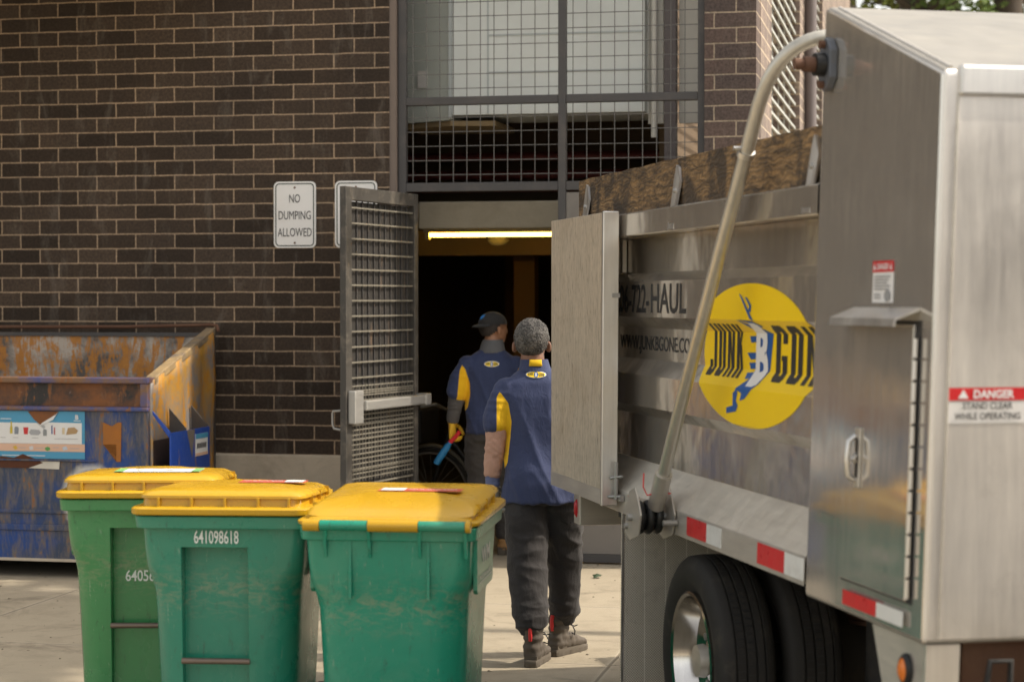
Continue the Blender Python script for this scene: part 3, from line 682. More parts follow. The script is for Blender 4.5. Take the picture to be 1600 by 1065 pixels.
for x0, x1 in ((DX0, DX0 + .02), (DX1 - .02, DX1)):
    # side panel, gently buckled
    rs = []; NY = 36
    mb = MB(); vsx = []; fsx = []
    for i in range(NY + 1):
        y = DYF + .03 + (DYB - DYF - .06) * i / NY; zt = 1.26 + (1.56 - 1.26) * i / NY
        for j in range(13):
            z = .12 + (zt - .12) * j / 12
            wv = .016 * math.sin(y * 20 + 1.2 * math.sin(z * 4)) * max(0, min(1, (z - .85) / .3)) * max(0, 1 - abs(j - 9) / 6)
            vsx.append((x1 + wv if x1 == DX1 else x0, y, z))
    for i in range(NY):
        for j in range(12): a = i * 13 + j; fsx.append((a, a + 1, a + 14, a + 13))
    mb.add(vsx, fsx); o = mb.build("side_panel", M['d_side'], dm, smooth=60); sd = o.modifiers.new("thick", 'SOLIDIFY'); sd.thickness = .018; sd.offset = -1 if x1 == DX1 else 1
    mb = MB(); mb.box(x0 - .028, x1 + .022, 0, 1, -.03, .03, lambda p: Vector((p.x, DYF + .08 + (DYB - DYF - .08) * p.y, 1.262 + .30 * p.y + p.z * .8))); mb.build("side_rail", M['d_wood'], dm, bevel=.006)
mb = MB(); mb.box(DX1 + .001, DX1 + .02, DYB - .03, DYB, .12, 1.56); mb.build("rear_corner", M['dark_steel'], dm)
mb = MB(); mb.box(DX0, DX1, DYF + .032, DYB - .032, .12, .15); mb.build("floor", M['d_blue'], dm)
mb = MB(); mb.box(DX0 + .02, DX1 - .02, DYF - .012, DYF - .001, .30, .34); mb.box(DX0 + .02, DX1 - .02, DYF - .012, DYF - .001, .41, .435); mb.box(DX0 + .02, DX1 - .35, DYF - .014, DYF - .001, .745, .758)
mb.build_each("front_rib", M['d_blue'], dm, bevel=.005)
mb = MB(); mb.box(DX0 + .02, DX1 + .0, DYF - .008, DYF + .03, .104, .122); mb.build("bottom_edge", M['plinth'], dm)
mb = MB()
for x in (DX0 + .2, DX1 - .3): mb.box(x, x + .12, DYF + .25, DYB - .1, 0, .119)
mb.build_each("skid", M['chassis'], dm)
# fork pocket on the right side
PX0, PX1, PY0, PY1, PZ0, PZ1 = DX1 + .022, DX1 + .145, DYF + .03, DYF + .72, .665, .935
mb = MB()
mb.box(PX1 - .012, PX1, PY0, PY1, PZ0, PZ1); mb.box(PX0, PX1 - .0125, PY0, PY1, PZ0, PZ0 + .012)
mb.prism([(PX0, 1.075), (PX0, 1.05), (PX1 - .014, PZ1 - .03), (PX1 - .001, PZ1 + .004)], lambda x, z: (x, PY0 - .006, z), lambda x, z: (x, PY0 + .004, z))
mb.build("fork_pocket", M['d_pocket'], dm, bevel=.003)
mb = MB(); mb.box(PX0 + .001, PX0 + .004, PY0 + .01, PY1, PZ0 + .013, PZ1 - .05); mb.build("pocket_hollow", M['hole'], dm)
mb = MB()
for y in (DYF + .30, DYF + .69): mb.prism([(PX0 + .003, 1.075), (PX0 + .003, .80), (PX1 - .004, PZ1 + .008)], lambda x, z: (x, y, z), lambda x, z: (x, y + .012, z))
mb.build_each("gusset", M['dark_steel'], dm)
mb = MB(); mb.prism([(DYF + .30, PZ1 - .001), (DYF + .44, PZ1 - .001), (DYF + .39, PZ0 + .09)], lambda y, z: (PX1 + .0005, y, z), lambda y, z: (PX1 + .003, y, z)); mb.build("bare_patch", mat('bare_steel', (.2, .17, .15), .6, .3, var=.4, vs_=20), dm)
mb = MB(); mb.box(PX1 + .001, PX1 + .004, DYF + .45, DYF + .67, .755, .90); mb.build("pocket_sticker", M['post_white'], dm)
mb = MB(); mb.box(PX1 + .0045, PX1 + .006, DYF + .45, DYF + .67, .868, .90); mb.build("sticker_band", M['post_blue'], dm)
mb = MB()
for i in range(7): mb.box(PX1 + .0045, PX1 + .006, DYF + .475 + i * .025, DYF + .49 + i * .025, .805, .838)
mb.build("sticker_print", M['black'], dm)
mb = MB(); mb.box(PX1 + .0045, PX1 + .006, DYF + .45, DYF + .67, .757, .775); mb.build("sticker_foot", M['post_peach'], dm)
# recycling poster
PXA, PXB, PA, PB = -2.02, -.975, .762, 1.066
yo = DYF - .003
def poster(P, F, nm, m, dy): return flat(P, F, lambda x, z: (x, yo - dy, z), nm, m, dm)
xt = -1.29
poster([(PXA, PA), (PXB, PA), (PXB, PB), (xt + .13, PB), (xt + .10, PB - .045), (xt + .02, PB - .085), (xt - .03, PB - .05), (xt - .06, PB), (PXA, PB)], [tuple(range(9))], "poster", M['post_blue'], 0)
poster([(PXA, .858), (PXB - .02, .858), (PXB - .02, .992), (xt + .05, .995), (xt + .02, .965), (xt - .015, .99), (PXA, .992)], [tuple(range(7))], "poster_picture_panel", M['post_white'], .0015)
poster([(PXA, .808), (PXB, .808), (PXB, .857), (PXA, .857)], [(0, 1, 2, 3)], "poster_strip", M['post_peach'], .0015)
def art(pts, col, nm="poster_picture", ro=.5):
    poster(pts, [tuple(range(len(pts)))], nm, mat('print_ink', col, ro, var=.15, vs_=40), .003)
bx = lambda x, z: (-1.554 + (x / 132) * .579, 1.07 - (z - 642) / 76 * .307)       # poster drawing units -> metres
def artp(pts, col, nm="poster_picture"): art([bx(*p) for p in pts], col, nm)
artp([(15, 679), (19, 679), (19, 670), (18, 666), (18, 660), (16, 660), (16, 666), (15, 670)], (.55, .42, .03))
artp([(22, 680), (28, 680), (29, 671), (27, 668), (23, 668), (22, 671)], (.22, .24, .27))
artp([(37, 680), (43, 680), (44, 669), (36, 669)], (.55, .03, .03))
artp([(45, 677), (48, 681), (60, 681), (64, 677), (61, 673), (48, 672)], (.36, .36, .37))
artp([(67, 682), (73, 682), (73, 673), (69, 671), (67, 673)], (.25, .26, .26)); artp([(65, 668), (68, 671), (71, 668), (68, 665)], (.4, .4, .4))
artp([(80, 679), (82, 679), (82, 665), (80, 666)], (.12, .14, .3)); artp([(84, 680), (86, 680), (86, 668), (84, 669)], (.45, .1, .1))
artp([(97, 679), (101, 679), (101, 669), (97, 669)], (.62, .5, .32)); artp([(103, 680), (119, 678), (122, 673), (116, 668), (106, 669)], (.42, .27, .13))
artp([(70, 701), (74, 699), (78, 701), (78, 704), (74, 706), (70, 704)], (.1, .3, .08)); artp([(19, 700), (24, 698), (27, 702), (23, 705)], (.62, .4, .05)); artp([(97, 700), (103, 698), (106, 703), (99, 705)], (.5, .55, .62)); artp([(45, 700), (51, 698), (52, 704), (46, 705)], (.6, .58, .58))
for (x0, x1, z) in ((20, 28, 685), (49, 60, 685), (85, 121, 686), (28, 40, 701), (55, 68, 701), (82, 92, 700), (109, 124, 701), (0, 8, 685)): artp([(x0, z + .9), (x1, z + .9), (x1, z), (x0, z)], (.42, .40, .40), "poster_caption")
P, F = text2d("B", .03, .022, .04, *bx(120, 652)); poster(P, F, "poster_mark", M['post_white'], .003)
for (x0, x1, z) in ((0, 17, 655), (115, 126, 657), (2, 70, 713)): artp([(x0, z + 1.4), (x1, z + 1.4), (x1, z), (x0, z)], (.6, .66, .7), "poster_caption")
poster([(xt - .075, PB - .001), (xt - .03, PB - .055), (xt + .02, PB - .092), (xt + .10, PB - .05), (xt + .14, PB - .002)], [tuple(range(5))], "torn_gap", mat('torn_rust', (.2, .075, .025), .8, var=.5, vs_=20), .004)
poster([(xt + .0, PB - .10), (xt + .025, PB - .075), (xt + .12, PB - .02), (xt + .135, PB - .004), (xt + .10, PB - .055)], [tuple(range(5))], "torn_curl", M['post_white'], .006)
poster([(-1.56, .70), (-1.36, .70), (-1.26, .735), (-1.30, .755), (-1.40, .79), (-1.46, .765), (-1.56, .775)], [tuple(range(7))], "burnt_patch", mat('burnt_rust', (.09, .03, .013), .9, var=.6, vs_=15), .004)
poster([(-1.36, .70), (-1.15, .695), (-1.145, .755), (-1.27, .757)], [tuple(range(4))], "paper_remnant", mat('old_paper', (.6, .56, .48), .8, var=.2, vs_=12), .0035)
poster([(-.85, .86), (-.76, .86), (-.76, .75), (-.73, .75), (-.725, 1.0), (-.75, 1.0), (-.79, .975), (-.85, 1.0)], [tuple(range(8))], "rust_patch", mat('orange_rust', (.35, .13, .025), .85, var=.3, vs_=14), .002)

# ------------------------------------------------------------------ dump truck (s runs forward along its side, d inward, z up)
TR = thing("dump_truck", (.444, 8.54, 0), R(11.79), "aluminium dump truck parked at right, with a yellow oval logo on its ribbed bed", "truck")
def lean(s): return .034 * max(0, min(1, (s + .4) / 2.6))
def T(s, d, z): return Vector((d + lean(s) * (z - .87), -s, z))
class TB(MB):
    def sbox(q, s0, s1, d0, d1, z0, z1): q.box(s0, s1, d0, d1, z0, z1, lambda p: T(p.x, p.y, p.z))
    def stube(q, pts, r, n=14): q.tube([T(*p) for p in pts], r, n)
PROF = [(.872, 0), (.966, 0), (1.088, .12), (1.28, .12), (1.325, .076), (1.457, .076), (1.522, .12), (1.655, .12), (1.702, .076), (1.853, .076), (1.890, .12), (2.043, .12)]
def dz(z): return lerp(PROF, z)
BS0, BS1 = -.85, 2.332
def sheet(q, prof, s0, s1, n=14, back=.03):
    rs = []
    for i in range(n + 1):
        s = s0 + (s1 - s0) * i / n
        rs.append([T(s, d, z) for z, d in prof])
    m = len(prof); o = len(q.v)
    for r in rs: q.v += [tuple(p) for p in r]
    for i in range(n):
        for j in range(m - 1): q.f.append((o + i * m + j, o + (i + 1) * m + j, o + (i + 1) * m + j + 1, o + i * m + j + 1)); q.mi.append(q.cur)
q = TB(); q.cur = 0; sheet(q, PROF[2:], BS0, BS1); q.build("ribbed_side", M['alu_bed'], TR)
q = TB(); sheet(q, [(.966, .0015), (.969, .005), (1.0865, .1205)], BS0, BS1); o = q.build("sloped_sill", M['alu_sill'], TR)
q = TB(); sheet(q, [(.872, .0), (.874, -.001), (.960, -.001), (.966, .001)], BS0, BS1); q.build("side_sill", M['alu_dull'], TR)
q = TB(); sheet(q, [(2.045, .121), (2.041, .004), (2.046, 0), (2.134, 0), (2.140, .006), (2.140, .16), (1.05, .16)], BS0, BS1); q.build("top_rail", M['alu_bed'], TR)
q = TB(); q.sbox(BS0 + .002, BS1, .02, 2.2, .874, .94); q.sbox(BS0 + .002, BS1, .165, 2.04, 1.0, 1.02); q.build("bed_floor", M['alu_dull'], TR)
q = TB(); q.sbox(BS0, BS1, 2.04, 2.2, .95, 2.14); q.build("far_side", M['alu_bed'], TR)
q = TB(); q.sbox(BS0 - .004, BS0 + .07, .004, .165, .95, 2.044); q.sbox(-.29, -.255, .096, .119, 1.893, 2.04); q.build("upright", M['alu_dull'], TR, bevel=.004)
q = TB(); q.sbox(BS1 - .02, BS1 + .0, .165, 2.04, 1.02, 2.14); q.build("bed_headboard", M['alu_dull'], TR)
# wooden side board with its stakes
q = TB(); 
NS = 40; rs = []
for i in range(NS + 1):
    s = -.80 + (2.325 + .80) * i / NS; e = .006 * noise.noise((s * 6, 0, 0)) + .003 * noise.noise((s * 23, 1, 0)); f = .002 * noise.noise((s * 9, 4, 0))
    rs.append([T(s, .034 + f, 2.142), T(s, .034 + f, 2.33 + e), T(s, .074, 2.332 + e), T(s, .074, 2.142)])
q.rings(rs); q.build("side_board", M['wood'], TR)
q = TB(); q.sbox(-.80, 2.325, 2.12, 2.16, 2.142, 2.33); q.build("side_board", M['wood'], TR)
for s in (-.60, .775, 2.23):
    q = TB(); w_ = .036; P = [(s - w_, 2.05), (s + w_, 2.05), (s + w_, 2.235), (s + w_ * .5, 2.29), (s - w_ * .3, 2.302), (s - w_, 2.26)]
    q.prism(P, lambda a, z: T(a, -.003, z) if z < 2.1 else T(a, .022, z), lambda a, z: T(a, -.001, z) if z < 2.1 else T(a, .032, z))
    st = q.build("stake", M['alu_edge'], TR); q = TB(); q.lathe([(-.012, 0), (-.012, .007), (0, .012), (.0, 0)], T(s, .018, 2.20), 'x', 10, False); q.build("stake_bolt", M['steel'], st)
# lettering and oval logo that follow the ribs
CRE = sorted({z for z, d in PROF if .97 < z < 2.04})
def on_side(eps): return lambda s, z: T(s, dz(z) - eps, z)
for tx, a_, b_ in (("206-722-", -.30, .232), ("HAUL", .262, .745)):
    P, F = text2d(tx, .122, b_ - a_, .012, (a_ + b_) / 2, 1.780); flat(P, F, on_side(.0015), "phone_lettering", M['black'], TR, CRE)
P, F = text2d("WWW.JUNKBGONE.COM", .080, 1.10, .008, .185, 1.582); flat(P, F, on_side(.0015), "web_lettering", M['black'], TR, CRE)
P = ell(.645, .258, 1.505, 1.575, 96); flat(P, [tuple(range(96))], on_side(.0015), "oval_logo", M['logo_yellow'], TR, CRE, [.9 + .1 * i for i in range(13)])
def px2s(cx, cy, dd=.10):
    px, py = 1060 + cx / 4.096, 420 + cy / 4.096
    u = (px - 800) / 3111; s = (8.54 * u - .444 + dd * (.2044 * u - .979)) / (.2044 + .979 * u); Y = 8.54 - .979 * s + .2044 * dd
    return (s - .080, 1.77 + (470 - py) / 3111 * Y)
def logo(pts, nm, m, e): flat([px2s(*p) for p in pts], [tuple(range(len(pts)))], on_side(e), nm, m, TR, CRE)
for nm, txt, x0, x1 in (("logo_lettering", "JUNK", (200, 560), (408, 600)), ("logo_lettering", "GONE", (612, 600), (990, 660))):
    sa = px2s(*x0)[0]; sb = px2s(*x1)[0]
    P, F = block_text(txt, .196, sb - sa, (sa + sb) / 2, 1.587); flat(P, F, on_side(.003), nm, M['black'], TR, CRE)
logo([(428, 328), (470, 350), (560, 392), (592, 420), (578, 640), (556, 745), (492, 838), (462, 850), (470, 800), (430, 775), (478, 712), (492, 560), (496, 400)], "logo_emblem", M['logo_blue'], .003)
for (a, b) in ((433, 470), (540, 580), (604, 642), (668, 705)): logo([(446 if a != 540 else 432, a), (500, a - 2), (500, b), (455, b + 4)], "logo_tooth", M['logo_blue'], .0036)
logo([(441, 155), (458, 172), (535, 335), (512, 322)], "logo_emblem", M['logo_blue'], .003); logo([(478, 178), (492, 182), (520, 232), (518, 276), (500, 272), (508, 238)], "logo_emblem", M['logo_blue'], .003)
logo([(430, 326), (520, 336), (566, 372), (548, 378), (510, 352)], "logo_emblem", M['logo_blue'], .0042)
logo([(416, 800), (440, 770), (446, 800), (438, 850), (450, 880), (440, 918), (378, 930), (378, 892), (418, 880)], "logo_emblem", M['logo_blue'], .003)
sa, sb = px2s(488, 560)[0], px2s(566, 560)[0]
P, F = text2d("B", .225, sb - sa, .045, (sa + sb) / 2, 1.578); flat(P, F, on_side(.0045), "logo_initial", M['white'], TR, CRE)
# swung-back rear door
q = TB(); q.sbox(-.875, .066, -.082, -.022, .905, 2.145); dr = q.build("rear_door", M['door'], TR, bevel=.003)
q = TB(); q.sbox(.0665, .092, -.086, -.016, .900, 2.150); q.build("door_edge", M['alu_edge'], dr, bevel=.004)
q = TB(); q.sbox(-.87, .066, -.0845, -.0825, .906, .97); q.build("kick_strip", M['alu_dull'], dr)
q = TB(); q.stube([(.125, -.03, .93), (.125, -.03, 1.09)], .008, 8); q.stube([(.105, -.05, 1.02), (.15, -.01, 1.03)], .006, 8); q.stube([(.10, -.055, .94), (.15, -.005, .945)], .007, 8); q.sbox(.10, .16, -.02, -.003, .925, .95); q.build("door_latch", M['steel'], TR, smooth=50)
q = TB(); q.sbox(.093, .098, -.045, -.012, 1.784, 1.803); q.build("catch", M['steel'], TR)
# reflective tape
for (s0, s1, m) in ((1.065, 1.31, 'red_tape'), (1.3105, 1.485, 'white_tape'), (1.88, 2.15, 'red_tape'), (2.1505, 2.33, 'white_tape'), (.22, .38, 'red_tape')):
    q = TB(); q.sbox(s0, s1, -.0035, -.0015, .888, .958); q.build("reflective_tape", M[m], TR)
for (s0, s1, m) in ((2.69, 2.95, 'red_tape'), (2.9505, 3.14, 'white_tape')):
    q = TB(); q.sbox(s0, s1, -.0125, -.0105, .872, .915); q.build("reflective_tape", M[m], TR)
# bulkhead box behind the cab
X0, X1 = 2.335, 3.255; D1 = 2.22; ZB = .842; ZT0, ZT1 = 2.685, 2.392
q = TB(); q.prism([(X0, ZB), (X1, ZB), (X1, ZT1), (X0 + .035, ZT0), (X0, ZT0)], lambda s, z: T(s, 0, z), lambda s, z: T(s, D1, z))
q.mi = [0, 0, 2, 1, 2, 2, 2]
q.build("bulkhead_box", [M['alu_box'], M['alu_front'], M['alu_roof']], TR, bevel=.014, seg=3, fix=True)
q = TB(); q.sbox(X1 - .012, X1 + .016, .045, D1 - .02, 2.322, 2.405); q.build("top_lip", M['alu_edge'], TR, bevel=.008)
def weldline(pts, r=.004):
    q = TB(); n = 60; pp = []
    for i in range(n + 1):
        k = i / n * (len(pts) - 1); j = min(int(k), len(pts) - 2); f = k - j
        a = Vector(pts[j]).lerp(Vector(pts[j + 1]), f); pp.append(T(*a))
    q.tube(pp, [r * (1 + .45 * noise.noise((i * .7, 3, 0))) for i in range(n + 1)], 7); return q
weldline([(X1 + .001, .045, .86), (X1 + .001, .045, 2.33)]).build("weld_bead", M['alu_dull'], TR, smooth=60)
weldline([(X0 + .05, .03, ZT0 - .004), (X1 - .02, .03, ZT1 + .008)], .006).build("weld_bead", M['alu_dull'], TR, smooth=60)
bd = None
q = TB(); q.sbox(2.65, 3.145, -.012, -.002, .945, 1.705); bd = q.build("locker_door", M['alu_box'], TR, bevel=.003)
q = TB(); q.sbox(2.642, 3.175, -.0015, .0005, .938, 1.716); q.build("door_gap", M['black'], TR)
q = TB(); z = .955
while z < 1.66: q.stube([(3.162, -.012, z), (3.162, -.012, z + .052)], .0085, 8); z += .060
q.build("piano_hinge", M['alu_edge'], bd, smooth=50)
q = TB(); q.sbox(2.755, 2.80, -.018, -.0125, 1.225, 1.40); hp = q.build("latch_plate", M['alu_dull'], bd, bevel=.003)
q = TB(); q.stube([(2.768, -.02, 1.375), (2.768, -.04, 1.36), (2.768, -.044, 1.31), (2.768, -.04, 1.26), (2.768, -.02, 1.245)], .0085, 8); q.stube([(2.776, -.02, 1.32), (2.79, -.035, 1.31), (2.776, -.02, 1.30)], .008, 8); q.build("latch_handle", M['alu_edge'], hp, smooth=60)
q = TB(); q.sbox(2.77, 2.786, -.0195, -.0185, 1.255, 1.368); q.build("latch_slot", M['black'], hp)
q = TB(); q.prism([(0, 1.752), (-.075, 1.722), (-.078, 1.700), (-.072, 1.700), (-.070, 1.717), (0, 1.744)], lambda d, z: T(2.67, d - .0005, z), lambda d, z: T(3.16, d - .0005, z)); q.build("drip_rail", M['alu_edge'], TR)
# warning stickers
def side_sticker():
    f = lambda e: (lambda s, z: T(s, -e, z))
    flat([(2.815, 1.765), (2.97, 1.765), (2.97, 1.885), (2.815, 1.885)], [(0, 1, 2, 3)], f(.002), "warning_sticker", M['sign_white'], TR)
    flat([(2.815, 1.853), (2.97, 1.853), (2.97, 1.885), (2.815, 1.885)], [(0, 1, 2, 3)], f(.0035), "sticker_header", M['red_tape'], TR)
    P, F = text2d("DANGER", .018, .085, .02, 2.8925, 1.869); flat(P, F, f(.005), "sticker_lettering", M['white'], TR)
    for s in (2.832, 2.953): flat([(s - .009, 1.86), (s + .009, 1.86), (s, 1.879)], [(0, 1, 2)], f(.005), "sticker_triangle", M['white'], TR)
    pr = []; ff = []
    for i in range(5):
        z = 1.842 - i * .009; o = len(pr); pr += [(2.83, z), (2.95 - .012 * (i % 3), z), (2.95 - .012 * (i % 3), z - .004), (2.83, z - .004)]; ff.append((o, o + 1, o + 2, o + 3))
    for i in range(2):
        z = 1.79 - i * .009; o = len(pr); pr += [(2.83, z), (2.88, z), (2.88, z - .004), (2.83, z - .004)]; ff.append((o, o + 1, o + 2, o + 3))
    o = len(pr); pr += ell(.022, .017, 2.93, 1.785, 20); ff.append(tuple(range(o, o + 20)))
    flat(pr, ff, f(.005), "sticker_print", mat('grey_print', (.28, .28, .28), .6), TR)
side_sticker()
ff_ = lambda e: (lambda d, z: T(X1 + e, d, z))
flat([(.012 + .035, 1.440), (.275, 1.440), (.275, 1.536), (.047, 1.536)], [(0, 1, 2, 3)], ff_(.002), "danger_sign", M['sign_white'], TR)
flat([(.047, 1.501), (.275, 1.501), (.275, 1.536), (.047, 1.536)], [(0, 1, 2, 3)], ff_(.0035), "sign_header", M['red_tape'], TR)
P, F = text2d("DANGER", .0235, .118, .035, .178, 1.5185); flat(P, F, ff_(.005), "sign_lettering", M['white'], TR)
flat([(.074, 1.507), (.104, 1.507), (.089, 1.531)], [(0, 1, 2)], ff_(.005), "sign_triangle", M['white'], TR)
P, F = text2d("STAND CLEAR", .018, .145, .015, .161, 1.487); flat(P, F, ff_(.005), "sign_small_lettering", M['black'], TR)
P, F = text2d("WHILE OPERATING", .018, .192, .015, .161, 1.459); flat(P, F, ff_(.005), "sign_small_lettering", M['black'], TR)
# tarp arm: bent pipe on a sprung base
pts = [(.845, -.06, .985), (1.1, -.06, 1.325), (1.5, -.06, 1.86), (1.90, -.06, 2.395)]
P0, P1_, P2_ = Vector((1.90, -.06, 2.395)), Vector((2.085, -.065, 2.65)), Vector((2.10, .16, 2.632))
for k in range(1, 15):
    f = k / 14; pts.append(tuple(P0 * (1 - f) ** 2 + P1_ * 2 * f * (1 - f) + P2_ * f * f))
pts += [(2.10, .6, 2.632), (2.10, 2.1, 2.63)]
q = TB(); q.stube(pts, .0245, 18); arm = q.build("tarp_arm", M['alu_pipe'], TR, smooth=60)
q = TB(); q.stube([(.84, -.06, .975), (.94, -.06, 1.11)], .0335, 18); q.build("arm_sleeve", M['alu_dull'], arm, smooth=50)
q = TB(); q.stube([(1.80, -.06, 2.262), (1.812, -.06, 2.278)], .0315, 14); q.lathe([(-.05, 0), (-.05, .008), (-.02, .008), (-.02, 0)], T(1.82, -.06, 2.285), 'x', 8, False); q.build("arm_clamp", M['alu_edge'], arm, smooth=50)
q = TB()
for d0 in (-.135, .0): q.prism([(.70, .86), (.78, .84), (.90, .87), (.93, .95), (.885, 1.01), (.84, 1.05), (.76, 1.03), (.72, .96)], lambda s, z: T(s, d0 - .005, z), lambda s, z: T(s, d0 - .012, z))
br = q.build("arm_bracket", M['alu_dull'], TR, bevel=.002)
q = TB()
for i in range(3):
    dd = -.118 + i * .036; c = T(.80, dd, .93); rr = []
    for a in range(20):
        t_ = 2 * math.pi * a / 20; rr.append([Vector((c.x + .017 * math.sin(2 * math.pi * b / 8), c.y + (.05 + .0175 * math.cos(2 * math.pi * b / 8)) * math.cos(t_), c.z + (.05 + .0175 * math.cos(2 * math.pi * b / 8)) * math.sin(t_))) for b in range(8)])
    q.rings(rr, False, True)
q.build("spring_coil", M['grease'], br, smooth=70)
q = TB(); q.stube([(.80, -.165, .93), (.80, .0, .93)], .014, 10); q.stube([(.74, -.16, .89), (.74, -.14, .89)], .012, 8); q.stube([(.94, -.06, .92), (.94, -.005, .92)], .012, 8); q.build("pivot_bolt", M['steel'], br, smooth=50)
q = TB(); q.stube([(.80, -.10, 1.10), (.83, -.11, 1.05), (.85, -.10, 1.02), (.90, -.02, 1.03), (.88, -.1, 1.025)], .003, 6); q.build("red_wire_tie", M['red_wire'], arm)
# bearing on the box side
c = (2.42, 2.50)
q = TB(); q.prism([(c[0] + .075 * math.cos(a) * (1 if k % 2 else .8) * .75, c[1] + .085 * math.sin(a)) for k, a in enumerate([2 * math.pi * i / 12 for i in range(12)])], lambda s, z: T(s, -.002, z), lambda s, z: T(s, -.028, z)); bf = q.build("bearing_flange", mat('blue_grey_cast', (.12, .13, .15), .5, .4, dirt=(.25, .12, .07)), TR, bevel=.004)
q = TB(); q.stube([(c[0], -.0285, c[1]), (c[0], -.06, c[1])], .036, 18); q.build("bearing_hub", M['grease'], bf, smooth=50)
q = TB(); q.stube([(c[0], -.0605, c[1]), (c[0], -.095, c[1])], .024, 16); q.stube([(c[0], -.0955, c[1]), (c[0], -.125, c[1])], .018, 16); q.build("shaft_end", M['rust'], bf, smooth=50)
q = TB()
for zz in (-.062, .062): q.stube([(c[0], -.0285, c[1] + zz), (c[0], -.045, c[1] + zz)], .013, 6)
q.build_each("flange_bolt", M['rust'], bf)
# lower bits behind the wheels and under the box
q = TB(); q.prism([(2.87, .841), (3.235, .841), (3.235, .30), (3.08, .30), (2.99, .62)], lambda s, z: T(s, .012, z), lambda s, z: T(s, .03, z)); q.build("hanger_plate", M['alu_dull'], TR)
q = TB(); q.sbox(3.236, 3.25, .012, .11, .3, .841); q.build("front_strip", M['alu_front'], TR)
q = TB(); q.lathe([(-.012, 0), (-.012, .03), (-.004, .036), (.004, .036), (.004, 0)], T(3.135, .006, .755), 'x', 24, False); al = q.build("marker_light", M['grease'], TR, smooth=40)
for v in al.data.vertices: v.co.z = .755 + (v.co.z - .755) * 1.25
q = TB(); q.lathe([(-.022, 0), (-.020, .016), (-.0125, .026), (-.0125, 0)], T(3.135, .006, .755), 'x', 24, False); o = q.build("amber_lens", M['amber'], al, smooth=40)
for v in o.data.vertices: v.co.z = .755 + (v.co.z - .755) * 1.25
q = TB()
for i, (L_, z) in enumerate(((.52, .60), (.44, .582), (.36, .564), (.28, .546))):
    rs = []
    for k in range(13):
        f = -1 + 2 * k / 12; s = 1.02 + L_ * 1.55 * f; zz = z + .13 * f * f * (L_ / .52) ** 2
        rs.append([T(s, .62, zz), T(s, .70, zz), T(s, .70, zz + .014), T(s, .62, zz + .014)])
    q.rings(rs)
q.build("leaf_spring", M['rust'], TR)
q = TB()
for k in range(4): q.sbox(2.52 + .02 * k, 2.86, .40, .47, .60 + .022 * k, .612 + .022 * k)
for k in range(3): q.stube([(2.45, .38, .73 + .014 * k), (2.9, .38, .74 + .014 * k)], .006, 6)
q.build("spring_pack", M['rust'], TR)
q = TB()
for d in (.66, 1.48): q.sbox(-.6, 5.6, d, d + .075, .62, .86)
for s in (.1, 1.9, 3.05): q.sbox(s, s + .08, .7351, 1.4799, .66, .82)
q.build("chassis_rail", M['chassis'], TR)
q = TB(); q.sbox(3.12, 3.2, .14, .6, .62, .835); q.sbox(3.14, 3.2, .14, 2.0, .45, .6); q.build("rusty_crossmember", M['rust'], TR)
q = TB(); rr = []
for a in range(25):
    t_ = 2 * math.pi * a / 24; rr.append((3.26, .36 + .075 * math.cos(t_), .66 + .085 * math.sin(t_)))
q.stube(rr, .013, 8); q.stube([(3.25, .19, .72), (3.25, .2, .79), (3.25, .26, .79), (3.25, .26, .70)], .009, 8); q.build("hose", M['rubber'], TR, smooth=60)
q = TB(); q.sbox(BS0, BS0 + .12, .022, 2.18, .725, .871); cm = q.build("rear_crossmember", M['alu_dull'], TR, bevel=.005)
q = TB(); q.lathe([(-.012, 0), (-.010, .012), (0, .018), (.002, .018), (.002, 0)], T(BS0 + .06, .02, .80), 'x', 20, False); o = q.build("tail_light", M['redlens'], cm, smooth=50)
for v in o.data.vertices: v.co.z = .80 + (v.co.z - .80) * 2.4
q = TB(); q.sbox(-.4, -.25, .12, .2, .80, .871); q.build("black_bracket", M['grease'], TR)
q = TB(); c = T(-.245, .16, .835); rr = []
for a in range(16):
    t_ = 2 * math.pi * a / 16; rr.append(Vector((c.x + .022 * math.cos(t_), c.y, c.z + .022 * math.sin(t_))))
q.tube(rr + [rr[0]], .006, 6); q.build("marker_ring", M['redlens'], TR)
q = TB(); q.sbox(1.75, 2.95, 1.62, 2.12, .22, .80); q.build("fuel_tank", M['grease'], TR, bevel=.06, seg=4)
q = TB(); q.sbox(2.0, 2.75, .62, 1.5, .34, .60); q.build("transmission", M['chassis'], TR, bevel=.05)
q = TB(); q.sbox(-.2, .9, 2.0, 2.1, .25, .85); q.build("far_side_locker", M['chassis'], TR, bevel=.02)
q = TB(); q.sbox(-.36, -.34, .642, 1.9, .12, .72); q.build("underride_plate", M['chassis'], TR, bevel=.004)  # dark plate added to block the sunlit ground behind the axle
q = TB(); q.stube([(1.02, .53, .402), (1.02, .74, .402)], .2, 24); q.build("brake_drum", M['chassis'], TR, smooth=40)
q = TB(); q.stube([(.66, .70, .30), (.66, .70, .61)], .11, 20); q.stube([(1.42, .70, .30), (1.42, .70, .61)], .11, 20); q.build_each("air_spring", M['rubber'], TR, smooth=40)
q = TB(); q.stube([(.2, 1.1, .52), (.75, 1.1, .43)], .05, 12); q.stube([(1.3, 1.1, .43), (5.0, 1.1, .56)], .045, 12); q.build("drive_shaft", M['chassis'], TR, smooth=40)
